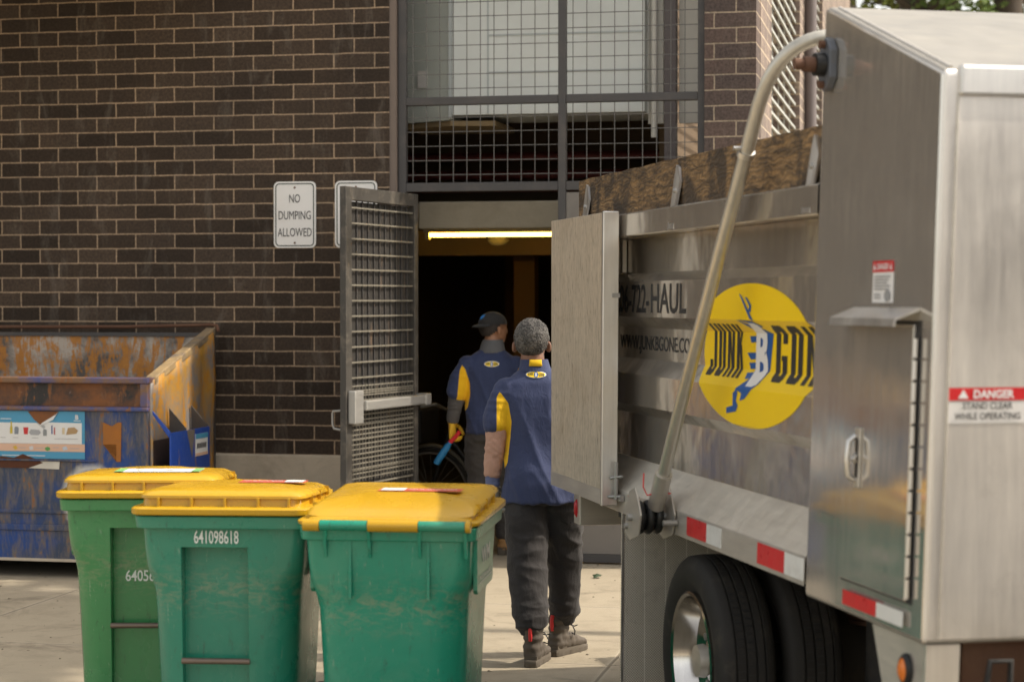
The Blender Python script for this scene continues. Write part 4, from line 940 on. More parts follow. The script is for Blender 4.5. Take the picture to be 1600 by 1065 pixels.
# mud flap: checkered plate
def flap_mat():
    m, t, p = newmat('checkered_plate'); v = coords(t)
    sp = N(t, "ShaderNodeSeparateXYZ"); t.links.new(v, sp.inputs[0])
    a = mth(t, 'SINE', mth(t, 'MULTIPLY', mth(t, 'ADD', sp.outputs[0], sp.outputs[2]), 560.)); b = mth(t, 'SINE', mth(t, 'MULTIPLY', mth(t, 'SUBTRACT', sp.outputs[0], sp.outputs[2]), 560.))
    h = mth(t, 'MAXIMUM', a, b); ln = mth(t, 'LESS_THAN', mth(t, 'FRACT', mth(t, 'MULTIPLY', sp.outputs[0], 10.8)), .045)
    n = tnoise(t, v, 4, 8, .7); n3 = tnoise(t, v, 60, 4, .7)
    col = mixc(t, ramp(t, h, [(.2, 0.), (.9, 1.)]), (.42, .375, .30), (.8, .74, .64)); col = mixc(t, ln, col, (.85, .8, .72))
    col = mixc(t, ramp(t, n, [(.52, 0.), (.74, .6)]), col, (.16, .125, .09)); col = mixc(t, ramp(t, n3, [(.68, 0.), (.74, .9)]), col, (.025, .02, .015))
    t.links.new(col, p.inputs["Base Color"]); p.inputs["Roughness"].default_value = .6; p.inputs["Metallic"].default_value = .15
    bumpn(t, p, h, .5, .002); return m
q = TB(); q.sbox(.12, .13, -.005, .64, .10, .873); fl = q.build("mudflap", flap_mat(), TR)
q = TB(); q.sbox(.131, .1325, -.004, .006, .1, .87); q.build("flap_edge", M['alu_edge'], fl)
# wheels
def tyre_mat():
    m, t, p = newmat('tyre_rubber'); v = coords(t)
    n = tnoise(t, v, 9, 6, .7); f = tnoise(t, v, 90, 4, .7)
    col = mixc(t, n, (.014, .013, .012), (.034, .031, .027)); col = mixc(t, ramp(t, n, [(.55, 0.), (.8, .6)]), col, (.09, .075, .055))
    col = mixc(t, ramp(t, f, [(.70, 0.), (.78, .6)]), col, (.16, .14, .11))
    t.links.new(col, p.inputs["Base Color"]); p.inputs["Roughness"].default_value = .78; bumpn(t, p, f, .3, .002); return m
TYM = tyre_mat()
def tyre(q, d0, sgn=1, R_=.402, W=.225, c=(1.02, .402)):
    # outline from inner bead round the tread to the other bead, with grooves
    pr = [(0.03, .262), (.012, .285), (.002, .32), (.0, .345), (.006, .372), (.018, .390), (.03, .3985)]
    for g in (.062, .1005, .139, .172):
        pr += [(g - .0045, .402), (g - .003, .391), (g + .003, .391), (g + .0045, .402)]
    pr += [(W - .03, .3985), (W - .018, .390), (W - .006, .372), (W, .345), (W - .002, .32), (W - .012, .285), (W - .03, .262)]
    o = T(c[0], d0, c[1]); q.lathe([(sgn * h, r) for h, r in pr], o, 'x', 72, True)
    # lateral cuts across the middle blocks: thin dark slots are modelled as raised block edges
def wheelset(dO, sgn):
    for k, off in enumerate((0, .262)):
        q = TB(); tyre(q, dO + sgn * off, sgn); w_ = q.build("wheel", TYM, TR, smooth=32)
        q = TB(); c = T(1.02, dO + sgn * off, .402)
        nb = 84
        for i in range(nb):
            a = 2 * math.pi * i / nb
            for g0, g1, ph in ((.0665, .096, 0), (.105, .1345, .5)):
                aa = a + ph * 2 * math.pi / nb; ca, sa = math.cos(aa), math.sin(aa)
                vsq = []
                for h in (g0, g1):
                    for da, r in ((-.0045, .4025), (.0045, .4025), (.0045, .4032), (-.0045, .4032)):
                        vsq.append((c.x + sgn * h, c.y + r * math.cos(aa + da), c.z + r * math.sin(aa + da)))
                q.add(vsq, [(0, 1, 2, 3), (7, 6, 5, 4), (0, 4, 5, 1), (1, 5, 6, 2), (2, 6, 7, 3), (3, 7, 4, 0)])
        q.build("tread_cuts", M['black'], w_)
        if k == 0:
            q = TB(); q.lathe([(sgn * h, r) for h, r in ((.03, .261), (.008, .264), (.004, .256), (.012, .246), (.05, .236), (.10, .222), (.125, .19), (.128, .10), (.09, .085), (.085, .0), (.19, .0), (.19, .261))], c, 'x', 56, True); rm = q.build("rim", M['alu_rim'], w_, smooth=30)
            q = TB()
            for i in range(8):
                a = 2 * math.pi * (i + .3) / 8; q.tube([(c.x + sgn * .1255, c.y + .165 * math.cos(a), c.z + .165 * math.sin(a)), (c.x + sgn * .1275, c.y + .165 * math.cos(a), c.z + .165 * math.sin(a))], .024, 14)
            q.build_each("hand_hole", M['black'], rm)
            q = TB()
            for i in range(8):
                a = 2 * math.pi * (i + .8) / 8; q.tube([(c.x + sgn * .127, c.y + .125 * math.cos(a), c.z + .125 * math.sin(a)), (c.x + sgn * .095, c.y + .125 * math.cos(a), c.z + .125 * math.sin(a))], .015, 6)
            q.build_each("lug_nut", M['steel'], rm)
            q = TB(); q.lathe([(sgn * h, r) for h, r in ((.0855, 0), (.084, .05), (.06, .065), (.03, .06), (.025, 0))], c, 'x', 24, False); q.build("hub", M['alu_dull'], rm, smooth=40)
        else:
            q = TB(); q.lathe([(sgn * h, r) for h, r in ((.02, .261), (.10, .24), (.10, .0), (.14, 0), (.14, .261))], c, 'x', 40, True); q.build("rim", M['chassis'], w_, smooth=30)
wheelset(.028, 1); wheelset(2.17, -1)
q = TB(); q.stube([(1.02, .3, .402), (1.02, 1.9, .402)], .06, 14); q.lathe([(-.14, 0), (-.12, .12), (0, .17), (.12, .12), (.14, 0)], T(1.02, 1.1, .402), 'x', 24, False); q.build("axle", M['chassis'], TR, smooth=40)
# cab, just outside the frame on the right
q = TB(); q.prism([(3.98, .75), (5.75, .75), (5.75, 1.55), (5.55, 1.62), (5.05, 2.45), (4.9, 2.52), (3.98, 2.52)], lambda s, z: T(s, .10, z), lambda s, z: T(s, 2.12, z)); cb_ = q.build("cab", M['cab_white'], TR, bevel=.05, seg=3)
q = TB(); q.sbox(3.972, 3.978, .45, 1.77, 1.72, 2.3); q.sbox(4.25, 4.95, .085, .097, 1.65, 2.25); q.build("cab_window", M['glass'], cb_)
for dd in (.12, 1.86):
    q = TB(); tyre(q, dd, 1, c=(5.05, .402)); q.lathe([(.03, 0), (.03, .262), (.2, .262), (.2, 0)], T(5.05, dd, .402), 'x', 32, False); q.build("wheel", TYM, TR, smooth=32)

# ------------------------------------------------------------------ people
def oval(c, rx, ry, n=28, rot=0., p=2.0):
    out = []
    for k in range(n):
        a = 2 * math.pi * k / n; ca, sa = math.cos(a), math.sin(a)
        x = rx * math.copysign(abs(ca) ** (2 / p), ca); y = ry * math.copysign(abs(sa) ** (2 / p), sa)
        out.append((c[0] + x * math.cos(rot) - y * math.sin(rot), c[1] + x * math.sin(rot) + y * math.cos(rot), c[2]))
    return out
def chain(q, pts, n=14, sub=5):
    """tapered limb through (x,y,z,r) joints, smoothed by a spline"""
    P = [Vector(p[:3]) for p in pts]; rr = [p[3] for p in pts]; out = []; ro = []
    for i in range(len(P) - 1):
        p0, p1, p2, p3 = P[max(i - 1, 0)], P[i], P[i + 1], P[min(i + 2, len(P) - 1)]
        for k in range(sub):
            t = k / sub; t2, t3 = t * t, t * t * t
            out.append(.5 * ((2 * p1) + (p2 - p0) * t + (2 * p0 - 5 * p1 + 4 * p2 - p3) * t2 + (3 * p1 - p0 - 3 * p2 + p3) * t3)); ro.append(rr[i] + (rr[i + 1] - rr[i]) * (t * t * (3 - 2 * t)))
    out.append(P[-1]); ro.append(rr[-1])
    e0 = out[0] + (out[0] - out[1]).normalized() * ro[0] * .45; e1 = out[-1] + (out[-1] - out[-2]).normalized() * ro[-1] * .45
    q.tube([e0] + out + [e1], [ro[0] * .6] + ro + [ro[-1] * .6], n)
def fuse(q, name, m, parent, vox, smooth=6, fac=.5):
    o = q.build(name, m, None); r = o.modifiers.new("r", 'REMESH'); r.mode = 'VOXEL'; r.voxel_size = vox
    s = o.modifiers.new("s", 'SMOOTH'); s.factor = fac; s.iterations = smooth
    bake(o); o.parent = parent
    if not o.data.materials: o.data.materials.append(m)
    shade(o, 180); return o
def folds(o, fn):
    me = o.data; no = [v.normal.copy() for v in me.vertices]
    for v, n in zip(me.vertices, no): v.co += n * fn(v.co)
    me.update()
def ridge(x): return (1 - abs(x)) ** 2
def fabric(name, base, panel=None, lo=.72, rough=.8):
    m, t, p = newmat(name); v = coords(t)
    n = tnoise(t, v, 7, 5, .6); f = tnoise(t, v, 320, 2, .5)
    col = mixc(t, n, tuple(c * lo for c in base), tuple(c * 1.22 for c in base))
    if panel:
        at = N(t, "ShaderNodeAttribute", attribute_name="panel")
        col = mixc(t, mth(t, 'GREATER_THAN', at.outputs["Fac"], .5), col, panel)
    t.links.new(col, p.inputs["Base Color"]); p.inputs["Roughness"].default_value = rough; p.inputs["Sheen Weight"].default_value = .1; p.inputs["Specular IOR Level"].default_value = .25
    fo = tnoise(t, coords(t, (3, 3, 1.6), (R(20), R(30), 0)), 9, 5, .6, .8)
    bumpn(t, p, mth(t, 'ADD', mth(t, 'MULTIPLY', fo, 1.), mth(t, 'MULTIPLY', f, .03)), .42, .014)
    return m
SKIN = mat('brown_skin', (.235, .115, .07), .5, var=.12, vs_=12, bump=.1, bs=90)
SKIN2 = mat('tan_skin', (.36, .18, .10), .5, var=.12, vs_=12, bump=.1, bs=90)
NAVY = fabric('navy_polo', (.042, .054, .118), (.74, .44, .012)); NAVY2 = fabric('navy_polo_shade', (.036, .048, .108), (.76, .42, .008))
GREYT = fabric('charcoal_trousers', (.034, .031, .031)); GREYT2 = fabric('grey_trousers', (.052, .046, .042))
PINK = fabric('dusty_pink_sleeve', (.46, .27, .20), lo=.85); GREYS = fabric('grey_sleeve', (.085, .078, .074))
GLOVE = mat('grey_glove', (.27, .25, .22), .8, var=.2, vs_=18); GLOVEY = mat('yellow_glove', (.70, .40, .02), .7, var=.2, vs_=14)
CUFF = fabric('blue_cuff', (.13, .15, .27)); YEL = fabric('yellow_collar', (.74, .46, .012))
BOOT = mat('brown_boot', (.085, .068, .052), .75, var=.3, vs_=22, bump=.3, bs=80); SOLE = mat('boot_sole', (.10, .082, .062), .85, var=.3, vs_=30)
BOOTT = mat('tan_boot', (.32, .17, .06), .75, var=.25, vs_=20)
CAPM = fabric('charcoal_cap', (.030, .029, .028)); GAIT = fabric('grey_neck_gaiter', (.12, .12, .125))
def hair_mat(name, a, b):
    m, t, p = newmat(name); v = coords(t); n = tnoise(t, v, 170, 4, .75); n2 = tnoise(t, v, 25, 4, .6)
    f = mth(t, 'ADD', n, mth(t, 'MULTIPLY_ADD', n2, .5, -.25))
    t.links.new(mixc(t, ramp(t, f, [(.40, 0.), (.62, 1.)]), a, b), p.inputs["Base Color"]); p.inputs["Roughness"].default_value = .75; return m
HAIR = hair_mat('grey_curly_hair', (.012, .011, .010), (.14, .128, .116)); HAIR2 = hair_mat('dark_hair', (.012, .009, .007), (.04, .03, .025))
def hand(q, wrist, down, thumb, palm, curl=.5, sc=1.):
    """palm, four unequal bent fingers and a thumb; down/thumb/palm are the hand's axes"""
    a, b, c = [Vector(x).normalized() for x in (down, thumb, palm)]; w_ = Vector(wrist)
    pt = lambda i, j, k: w_ + (a * i + b * j + c * k) * sc
    rs = []
    for i, hw, th in ((-.01, .027, .022), (.03, .036, .021), (.07, .042, .019), (.092, .041, .016)):
        ring = []
        for k in range(16):
            an = 2 * math.pi * k / 16; ring.append(pt(i, hw * math.cos(an), th * math.sin(an)))
        rs.append(ring)
    q.rings(rs)
    for k, (j, L) in enumerate(((.031, .074), (.0105, .083), (-.0105, .077), (-.031, .060))):
        p = pt(.088, j, 0); ang = .15; cc = [(p.x, p.y, p.z, .0102 * sc)]
        for seg, (f, r) in enumerate(((.42, .0098), (.32, .0092), (.26, .0082))):
            ang += curl * (1.0 if seg else .75) + .06 * k
            d = a * math.cos(ang) + c * math.sin(ang); p = p + d * L * f * sc; cc.append((p.x, p.y, p.z, r * sc))
        chain(q, cc, 10, 3)
    p = pt(.022, .030, .006); cc = [(p.x, p.y, p.z, .0135 * sc)]
    for f, (i, j, k) in ((.034, (.55, .75, .3)), (.03, (.85, .35, .45)), (.026, (.85, -.05, .6))):
        d = (a * i + b * j + c * k).normalized(); p = p + d * f * sc; cc.append((p.x, p.y, p.z, .0115 * sc))
    chain(q, cc, 10, 3)
def head(q, c, yaw, sc=1.):
    """skull, jaw, nose, brow, lips and ears; the face looks along +y before the turn by yaw"""
    cy, sy = math.cos(yaw), math.sin(yaw)
    def pp(x, y, z): return (c[0] + (x * cy - y * sy) * sc, c[1] + (x * sy + y * cy) * sc, c[2] + z * sc)
    def el(x, y, z, rx, ry, rz, nu=18, nv=12):
        t_ = MB(); t_.sphere((0, 0, 0), (rx, ry, rz), nu, nv); q.add([pp(x + v[0], y + v[1], z + v[2]) for v in t_.v], t_.f)
    el(0, -.012, .03, .076, .096, .088); el(0, .03, -.02, .062, .068, .085); el(0, .045, -.075, .042, .046, .035); el(0, .075, .028, .05, .02, .014)
    el(0, .098, -.012, .012, .018, .022); el(0, .104, -.026, .017, .012, .009); el(0, .088, -.052, .022, .01, .006); el(0, .086, -.062, .020, .01, .006)
    for s in (-1, 1):
        el(s * .030, .078, .008, .012, .012, .010); t_ = MB(); t_.sphere((0, 0, 0), (.010, .020, .032), 12, 8)
        q.add([pp(s * (.086 + v[0] + .5 * max(0, -v[1])), -.004 + v[1], -.012 + v[2] + .1 * v[1]) for v in t_.v], t_.f); el(s * .075, .0, -.012, .012, .014, .02)
    return pp
def boot(parent, loc, yaw, upper, tabm=None, lace=True):
    cy, sy = math.cos(yaw), math.sin(yaw)
    X = lambda x, y, z: (loc[0] + x * cy - y * sy, loc[1] + x * sy + y * cy, loc[2] + z)
    q = MB(); rs = []
    for y, hw, zt in ((-.075, .030, .095), (-.06, .042, .115), (-.02, .045, .125), (.03, .045, .125), (.08, .048, .105), (.13, .051, .085), (.175, .046, .07), (.20, .028, .05)):
        rs.append([X(hw * math.cos(2 * math.pi * k / 18) * 1.0, y, .018 + (zt - .018) * (.5 + .5 * math.sin(2 * math.pi * k / 18))) for k in range(18)])
    q.rings(rs)
    q.rings([[X(x, y, z) for x, y, _ in oval((0, -.018 + .01 * 0, 0), r1, r2, 18)] for z, r1, r2 in ((.06, .046, .060), (.10, .046, .060), (.14, .047, .061), (.18, .049, .063), (.205, .051, .064))])
    b = fuse(q, "boot", upper, parent, .006, 3)
    folds(b, lambda p: .004 * noise.noise(p * 38) + .003 * math.sin(p.z * 150) * max(0, min(1, (p.z - .05) * 20)))
    q = MB(); out = [(-.034, -.06), (-.028, -.082), (.0, -.088), (.028, -.082), (.036, -.06), (.036, .0), (.042, .08), (.047, .13), (.040, .185), (.015, .212), (-.015, .212), (-.042, .185), (-.047, .13), (-.040, .08), (-.034, .0)]
    n = len(out); q.rings([[X(x * k, y * k, z) for x, y in out] for z, k in ((0, .97), (.012, 1.03), (.03, 1.02), (.036, .97))])
    for i in range(n):
        x, y = out[i]; x2, y2 = out[(i + 1) % n]; mx, my = (x + x2) / 2 * 1.04, (y + y2) / 2 * 1.04; dx, dy = (x2 - x), (y2 - y)
        q.add([X(mx - dx * .22, my - dy * .22, .001), X(mx + dx * .22, my + dy * .22, .001), X(mx + dx * .22, my + dy * .22, .022), X(mx - dx * .22, my - dy * .22, .022), X(mx * .8 - dx * .22, my * .8 - dy * .22, .001), X(mx * .8 + dx * .22, my * .8 + dy * .22, .001), X(mx * .8 + dx * .22, my * .8 + dy * .22, .022), X(mx * .8 - dx * .22, my * .8 - dy * .22, .022)], [(0, 1, 2, 3), (7, 6, 5, 4), (0, 4, 5, 1), (1, 5, 6, 2), (2, 6, 7, 3), (3, 7, 4, 0)])
    q.build("sole", SOLE, b, smooth=40)
    q = MB(); q.rings([[X(x * k, y * k, z) for x, y in [(-.030, -.072), (.030, -.072), (.036, .0), (-.036, .0)]] for z, k in ((.036, 1.05), (.055, 1.06))]); q.build("heel_counter", SOLE, b)
    if tabm:
        q = MB(); q.tube([X(0, -.076, .13), X(0, -.083, .155), X(0, -.083, .185), X(0, -.076, .205)], .0095, 8); t_ = q.build("pull_tab", tabm, b, smooth=60)
    if lace:
        q = MB(); q.tube([X(.01, .05, .15), X(.045, .03, .155), X(.065, .03, .12), X(.06, .035, .10), X(.035, .05, .105)], .003, 6); q.tube([X(0, .05, .15), X(.05, .05, .14), X(.075, .035, .15)], .003, 6); q.build("lace", M['black'], b, smooth=60)
    return b
def bvh(o): return BVHTree.FromPolygons([v.co.copy() for v in o.data.vertices], [tuple(p.vertices) for p in o.data.polygons])
def badge(parent, shirt, cx, cz, a, b, rot=0.):
    tr = bvh(shirt)
    def on(e):
        def f(x, z):
            xx = cx + x * math.cos(rot) - z * math.sin(rot); zz = cz + x * math.sin(rot) + z * math.cos(rot)
            h = tr.ray_cast(Vector((xx, -1, zz)), Vector((0, 1, 0))); return Vector((xx, (h[0].y if h[0] else -.12) - e, zz))
        return f
    cr = [-b * .66, -b * .33, 0, b * .33, b * .66]; cu = [-a * .75, -a * .5, -a * .25, 0, a * .25, a * .5, a * .75]
    flat(ell(a, b, 0, 0, 40), [tuple(range(40))], on(.004), "badge", M['white'], parent, cr, cu)
    flat(ell(a * .93, b * .82, 0, 0, 40), [tuple(range(40))], on(.0055), "badge_face", M['logo_yellow'], parent, cr, cu)
    for s_, x, wd in (("JUNK", -.53, .55), ("GONE", .53, .55)):
        P, F = text2d(s_, b * .95, a * wd, .03, a * x, 0); flat(P, F, on(.007), "badge_lettering", M['black'], parent)
    flat(ell(a * .2, b * .8, 0, 0, 20), [tuple(range(20))], on(.007), "badge_mark", M['logo_blue'], parent)
    P, F = text2d("B", b * 1.1, a * .17, .03, 0, 0); flat(P, F, on(.0085), "badge_initial", M['white'], parent)
def panel_attr(o, reg):
    at = o.data.attributes.new("panel", 'FLOAT', 'POINT')
    for v in o.data.vertices:
        g = max(reg(v.co.x, v.co.y, v.co.z), reg(-v.co.x + .0, v.co.y, v.co.z)); at.data[v.index].value = max(0, min(1, .5 + g * 30))

# --- the grey-haired man walking away, nearest the camera
P1 = thing("person", (.13, 9.80, 0), 0, "grey-haired person in a navy polo and pink sleeves walking away beside the truck", "person", "two workers walking into the building")
HC = (-.032, .055, 1.555)
q = MB(); head(q, HC, R(-6)); chain(q, [(-.02, .03, 1.36, .062), (-.024, .04, 1.43, .058), (-.03, .048, 1.50, .060)])
q.rings([oval((.01, 0, .82), .14, .10), oval((.008, .01, .95), .14, .10), oval((.003, .015, 1.1), .14, .095), oval((0, .02, 1.25), .155, .095), oval((0, .02, 1.34), .14, .08), oval((0, .025, 1.39), .07, .055)])
chain(q, [(-.145, .02, 1.345, .045), (-.205, .0, 1.20, .04), (-.215, -.012, 1.07, .038), (-.226, -.005, .93, .028), (-.222, .0, .87, .024), (-.215, .01, .80, .018)])
chain(q, [(.145, .02, 1.345, .045), (.205, .02, 1.20, .04), (.215, .06, 1.07, .038), (.216, .14, .95, .028), (.212, .17, .89, .024), (.205, .20, .84, .018)])
chain(q, [(-.065, .0, .86, .07), (-.055, -.03, .62, .06), (-.045, -.07, .46, .05), (-.03, -.14, .20, .04), (-.02, -.15, .10, .036)])
chain(q, [(.09, .0, .86, .07), (.12, .06, .62, .06), (.13, .11, .46, .05), (.13, .14, .24, .036), (.117, .15, .10, .03)])
fuse(q, "body", SKIN, P1, .007, 3)
q = MB()
q.rings([oval((.022, .0, .785), .198, .158), oval((.020, .0, .86), .193, .154), oval((.012, .0, .95), .174, .138), oval((.004, .008, 1.07), .165, .124), oval((0, .015, 1.2), .178, .122), oval((-.002, .02, 1.30), .186, .112, p=2.2), oval((-.003, .022, 1.37), .165, .092, p=2.2), oval((-.008, .026, 1.415), .105, .072), oval((-.014, .03, 1.445), .070, .066)])
chain(q, [(-.14, .018, 1.355, .060), (-.185, .006, 1.27, .066), (-.203, -.004, 1.19, .065), (-.208, -.008, 1.145, .063)], 18)
chain(q, [(.14, .018, 1.355, .060), (.19, .016, 1.27, .066), (.205, .02, 1.19, .065), (.21, .03, 1.145, .063)], 18)
shirt = fuse(q, "polo_shirt", NAVY, P1, .0075, 7)
def sf(p):
    n1 = noise.noise((p.x * 9 + p.z * 3.2, p.y * 6, p.z * 2.6 + 4)); n2 = noise.noise((p.x * 20 - p.z * 5, p.y * 14, p.z * 6)); w1 = max(0, min(1, (1.25 - p.z) / .25))
    hem = ridge(noise.noise((p.x * 4 + 3, p.y * 4, p.z * 17))) * max(0, 1 - abs(p.z - .90) / .1)
    r = .021 * (ridge(n1) - .45) * (.45 + .55 * w1) + .002 * n2 + .007 * (hem - .2)
    if p.x < -.14: r += .006 * (ridge(noise.noise((p.x * 5, p.y * 6, p.z * 22))) - .4)
    return r
folds(shirt, sf)
def reg1(x, y, z):
    if x > 0: return -1
    xl = lerp([(.86, -.30), (1.14, -.205), (1.30, -.205), (1.335, -.185)], z); xr = lerp([(.90, -.185), (.98, -.152), (1.10, -.138), (1.18, -.132), (1.27, -.148), (1.33, -.192)], z)
    return min(x - xl, xr - x, (1.34 - z))
panel_attr(shirt, reg1)
q = MB(); q.rings([oval((-.016, .03, 1.425), .083, .078), oval((-.018, .032, 1.455), .074, .071), oval((-.022, .036, 1.482), .069, .068), oval((-.022, .036, 1.480), .063, .062), oval((-.02, .034, 1.45), .066, .064)], False); q.build("collar", NAVY, P1, smooth=60)
q = MB(); rs = []
for z, rx, ry in ((1.450, .0785, .0748), (1.466, .0738, .0722), (1.4825, .0715, .0705)):
    rs.append([(-.018 + .004 + rx * math.cos(a), .033 + ry * math.sin(a), z) for a in [R(-114 + 5.3 * k) for k in range(10)]])
o_ = len(q.v)
for r in rs: q.v += r
for i in range(2):
    for j in range(9): q.f.append((i * 10 + j, i * 10 + j + 1, (i + 1) * 10 + j + 1, (i + 1) * 10 + j)); q.mi.append(0)
o = q.build("collar_tab", YEL, P1, smooth=60); sd = o.modifiers.new("t", 'SOLIDIFY'); sd.thickness = .003; sd.offset = 1
badge(P1, shirt, -.012, 1.418 - .008, .050, .0165)
q = MB(); chain(q, [(-.205, -.006, 1.165, .055), (-.211, -.01, 1.08, .052), (-.220, -.008, .99, .047), (-.226, -.004, .915, .042)], 18)
sl_ = fuse(q, "arm_sleeve", PINK, P1, .006, 4); folds(sl_, lambda p: .0065 * (ridge(noise.noise((p.x * 16 + p.z * 9, p.y * 14, p.z * 21 + p.x * 12))) - .45) + .002 * noise.noise(p * 60))
q = MB(); chain(q, [(.205, .03, 1.165, .055), (.214, .07, 1.08, .052), (.216, .11, .99, .047), (.216, .15, .935, .042)], 18); fuse(q, "arm_sleeve", PINK, P1, .008, 4)
q = MB(); chain(q, [(-.226, -.004, .93, .0375), (-.226, 0, .88, .036), (-.223, .002, .862, .037)], 16); cf = fuse(q, "cuff", CUFF, P1, .006, 2); folds(cf, lambda p: .0015 * math.sin(p.z * 700))
q = MB(); hand(q, (-.222, .004, .868), (.16, .06, -1), (.25, 1, .1), (.9, -.25, 0), .38, 1.05); fuse(q, "glove", GLOVE, P1, .0042, 2)
q = MB(); hand(q, (.214, .165, .90), (0, .3, -1), (-.1, 1, .3), (-1, -.1, 0), .5, 1.05); fuse(q, "glove", GLOVE, P1, .005, 2)
q = MB()
q.rings([oval((.012, 0, .97), .150, .115), oval((.016, 0, .90), .166, .132), oval((.025, 0, .84), .176, .140), oval((.030, .0, .78), .180, .138)])
chain(q, [(-.052, -.005, .80, .108), (-.058, -.02, .70, .108), (-.058, -.04, .56, .100), (-.052, -.065, .44, .096), (-.043, -.11, .30, .088), (-.036, -.14, .22, .080), (-.03, -.15, .185, .070)], 20)
chain(q, [(.108, .005, .80, .106), (.122, .035, .70, .100), (.13, .075, .56, .088), (.132, .105, .44, .082), (.132, .125, .30, .078), (.132, .135, .23, .074), (.134, .142, .195, .064)], 20)
tro = fuse(q, "trousers", GREYT, P1, .0075, 6)
def tf(p):
    low = max(0, min(1, (.34 - p.z) / .14)); kn = max(0, 1 - abs(p.z - .60) / .22)
    a = ridge(noise.noise((p.x * 6 + p.z * 8, p.y * 6, p.z * 11))); b = ridge(noise.noise((p.x * 7 - p.z * 6 + 9, p.y * 5, p.z * 26)))
    c = ridge(noise.noise((p.x * 11 + p.z * 9, p.y * 9 + 3, p.z * 7 - p.x * 8)))
    return .014 * (a - .45) * (.4 + .6 * kn) + .012 * (b - .4) * (.08 + .9 * low) + .006 * (c - .45)
folds(tro, tf)
# back pocket: a stitched outline laid on the cloth
tr_ = bvh(tro)
def oncloth(e):
    def f(x, z):
        h = tr_.ray_cast(Vector((x, -1, z)), Vector((0, 1, 0))); return Vector((x, (h[0].y if h[0] else -.1) - e, z))
    return f
po = [(.105, .80), (.185, .81), (.182, .70), (.145, .675), (.108, .692)]; ins = [(.145 + (x - .145) * .9, .74 + (z - .74) * .92) for x, z in po]
flat(po + ins, [(i, (i + 1) % 5, 5 + (i + 1) % 5, 5 + i) for i in range(5)], oncloth(.003), "back_pocket", fabric('pocket_seam', (.022, .02, .02)), P1, [.69, .71, .73, .75, .77, .79])
TAB = mat('red_tab', (.62, .03, .03), .6)
boot(P1, (-.022, -.135, 0), R(-14), BOOT, TAB); boot(P1, (.115, .155, 0), R(-34), BOOT, TAB)
# grey curls
bm = bmesh.new(); bmesh.ops.create_icosphere(bm, subdivisions=6, radius=1)
dele = []
for v in bm.verts:
    x, y, z = v.co
    v.co = Vector((x * .086, y * .106 - .014, z * .100 + .030))
    zz = v.co.z; yy = v.co.y
    lim = -.066 + max(0, yy + .05) * .95
    if zz < lim or (yy > .045 and zz < .07) or (abs(v.co.x) > .062 and yy > -.03 and zz < .018): dele.append(v)
bmesh.ops.delete(bm, geom=dele, context='VERTS')
for v in bm.verts:
    n = v.co.normalized(); c = v.co
    k = .0055 * (ridge(noise.noise(c * 70)) - .4) + .0035 * noise.noise(c * 150 + Vector((5, 1, 2))) + .004 * noise.noise(c * 28)
    taper = max(0, min(1, (c.z + .066 - max(0, c.y + .05) * .95) / .03)); v.co = c + n * (k * (.4 + .6 * taper) - .008 * (1 - taper))
cyw, syw = math.cos(R(-6)), math.sin(R(-6))
for v in bm.verts: x, y, z = v.co; v.co = Vector((HC[0] + x * cyw - y * syw, HC[1] + x * syw + y * cyw, HC[2] + z))
me = bpy.data.meshes.new("hair"); bm.to_mesh(me); bm.free(); me.materials.append(HAIR); ho = bpy.data.objects.new("hair", me); COL.objects.link(ho); ho.parent = P1; shade(ho, 180)

# --- the man in the cap at the doorway
P2 = thing("person", (-.14, 13.84, 0), 0, "person in a charcoal cap and navy polo holding a blue tool in the doorway", "person", "two workers walking into the building")
HC2 = (.012, .045, 1.575); YAW2 = R(-58)
q = MB(); pp2_ = head(q, HC2, YAW2); chain(q, [(-.005, .02, 1.37, .062), (0, .03, 1.44, .058), (.008, .04, 1.52, .058)])
q.rings([oval((0, 0, .86), .14, .10), oval((0, .01, 1.0), .145, .10), oval((0, .015, 1.12), .15, .1), oval((0, .02, 1.25), .165, .1), oval((0, .02, 1.35), .14, .08), oval((0, .02, 1.40), .07, .055)])
chain(q, [(-.15, .015, 1.345, .045), (-.225, .0, 1.20, .042), (-.25, -.005, 1.08, .040), (-.272, .01, .96, .03), (-.28, .02, .90, .025), (-.275, .03, .83, .018)])
chain(q, [(.15, .015, 1.345, .045), (.225, .02, 1.20, .042), (.24, .07, 1.08, .040), (.24, .15, .97, .03), (.235, .18, .91, .025), (.23, .2, .86, .018)])
chain(q, [(-.08, .0, .88, .07), (-.085, .02, .64, .06), (-.08, .0, .48, .05), (-.075, -.05, .22, .04), (-.075, -.06, .10, .036)])
chain(q, [(.08, .0, .88, .07), (.10, .05, .64, .06), (.10, .08, .48, .05), (.10, .08, .22, .04), (.10, .08, .10, .036)])
fuse(q, "body", SKIN2, P2, .008, 3)
q = MB()
q.rings([oval((0, 0, .855), .178, .14), oval((0, 0, .93), .175, .138), oval((0, .005, 1.05), .178, .13), oval((0, .015, 1.2), .192, .126), oval((0, .02, 1.3), .198, .115, p=2.2), oval((0, .02, 1.37), .172, .092, p=2.2), oval((0, .022, 1.42), .10, .072), oval((0, .025, 1.45), .07, .066)])
chain(q, [(-.15, .015, 1.35, .062), (-.21, .0, 1.25, .070), (-.235, -.003, 1.17, .072), (-.243, -.005, 1.115, .071)], 18)
chain(q, [(.15, .015, 1.35, .062), (.21, .015, 1.25, .070), (.235, .03, 1.17, .072), (.24, .05, 1.115, .071)], 18)
shirt2 = fuse(q, "polo_shirt", NAVY2, P2, .008, 6); folds(shirt2, sf)
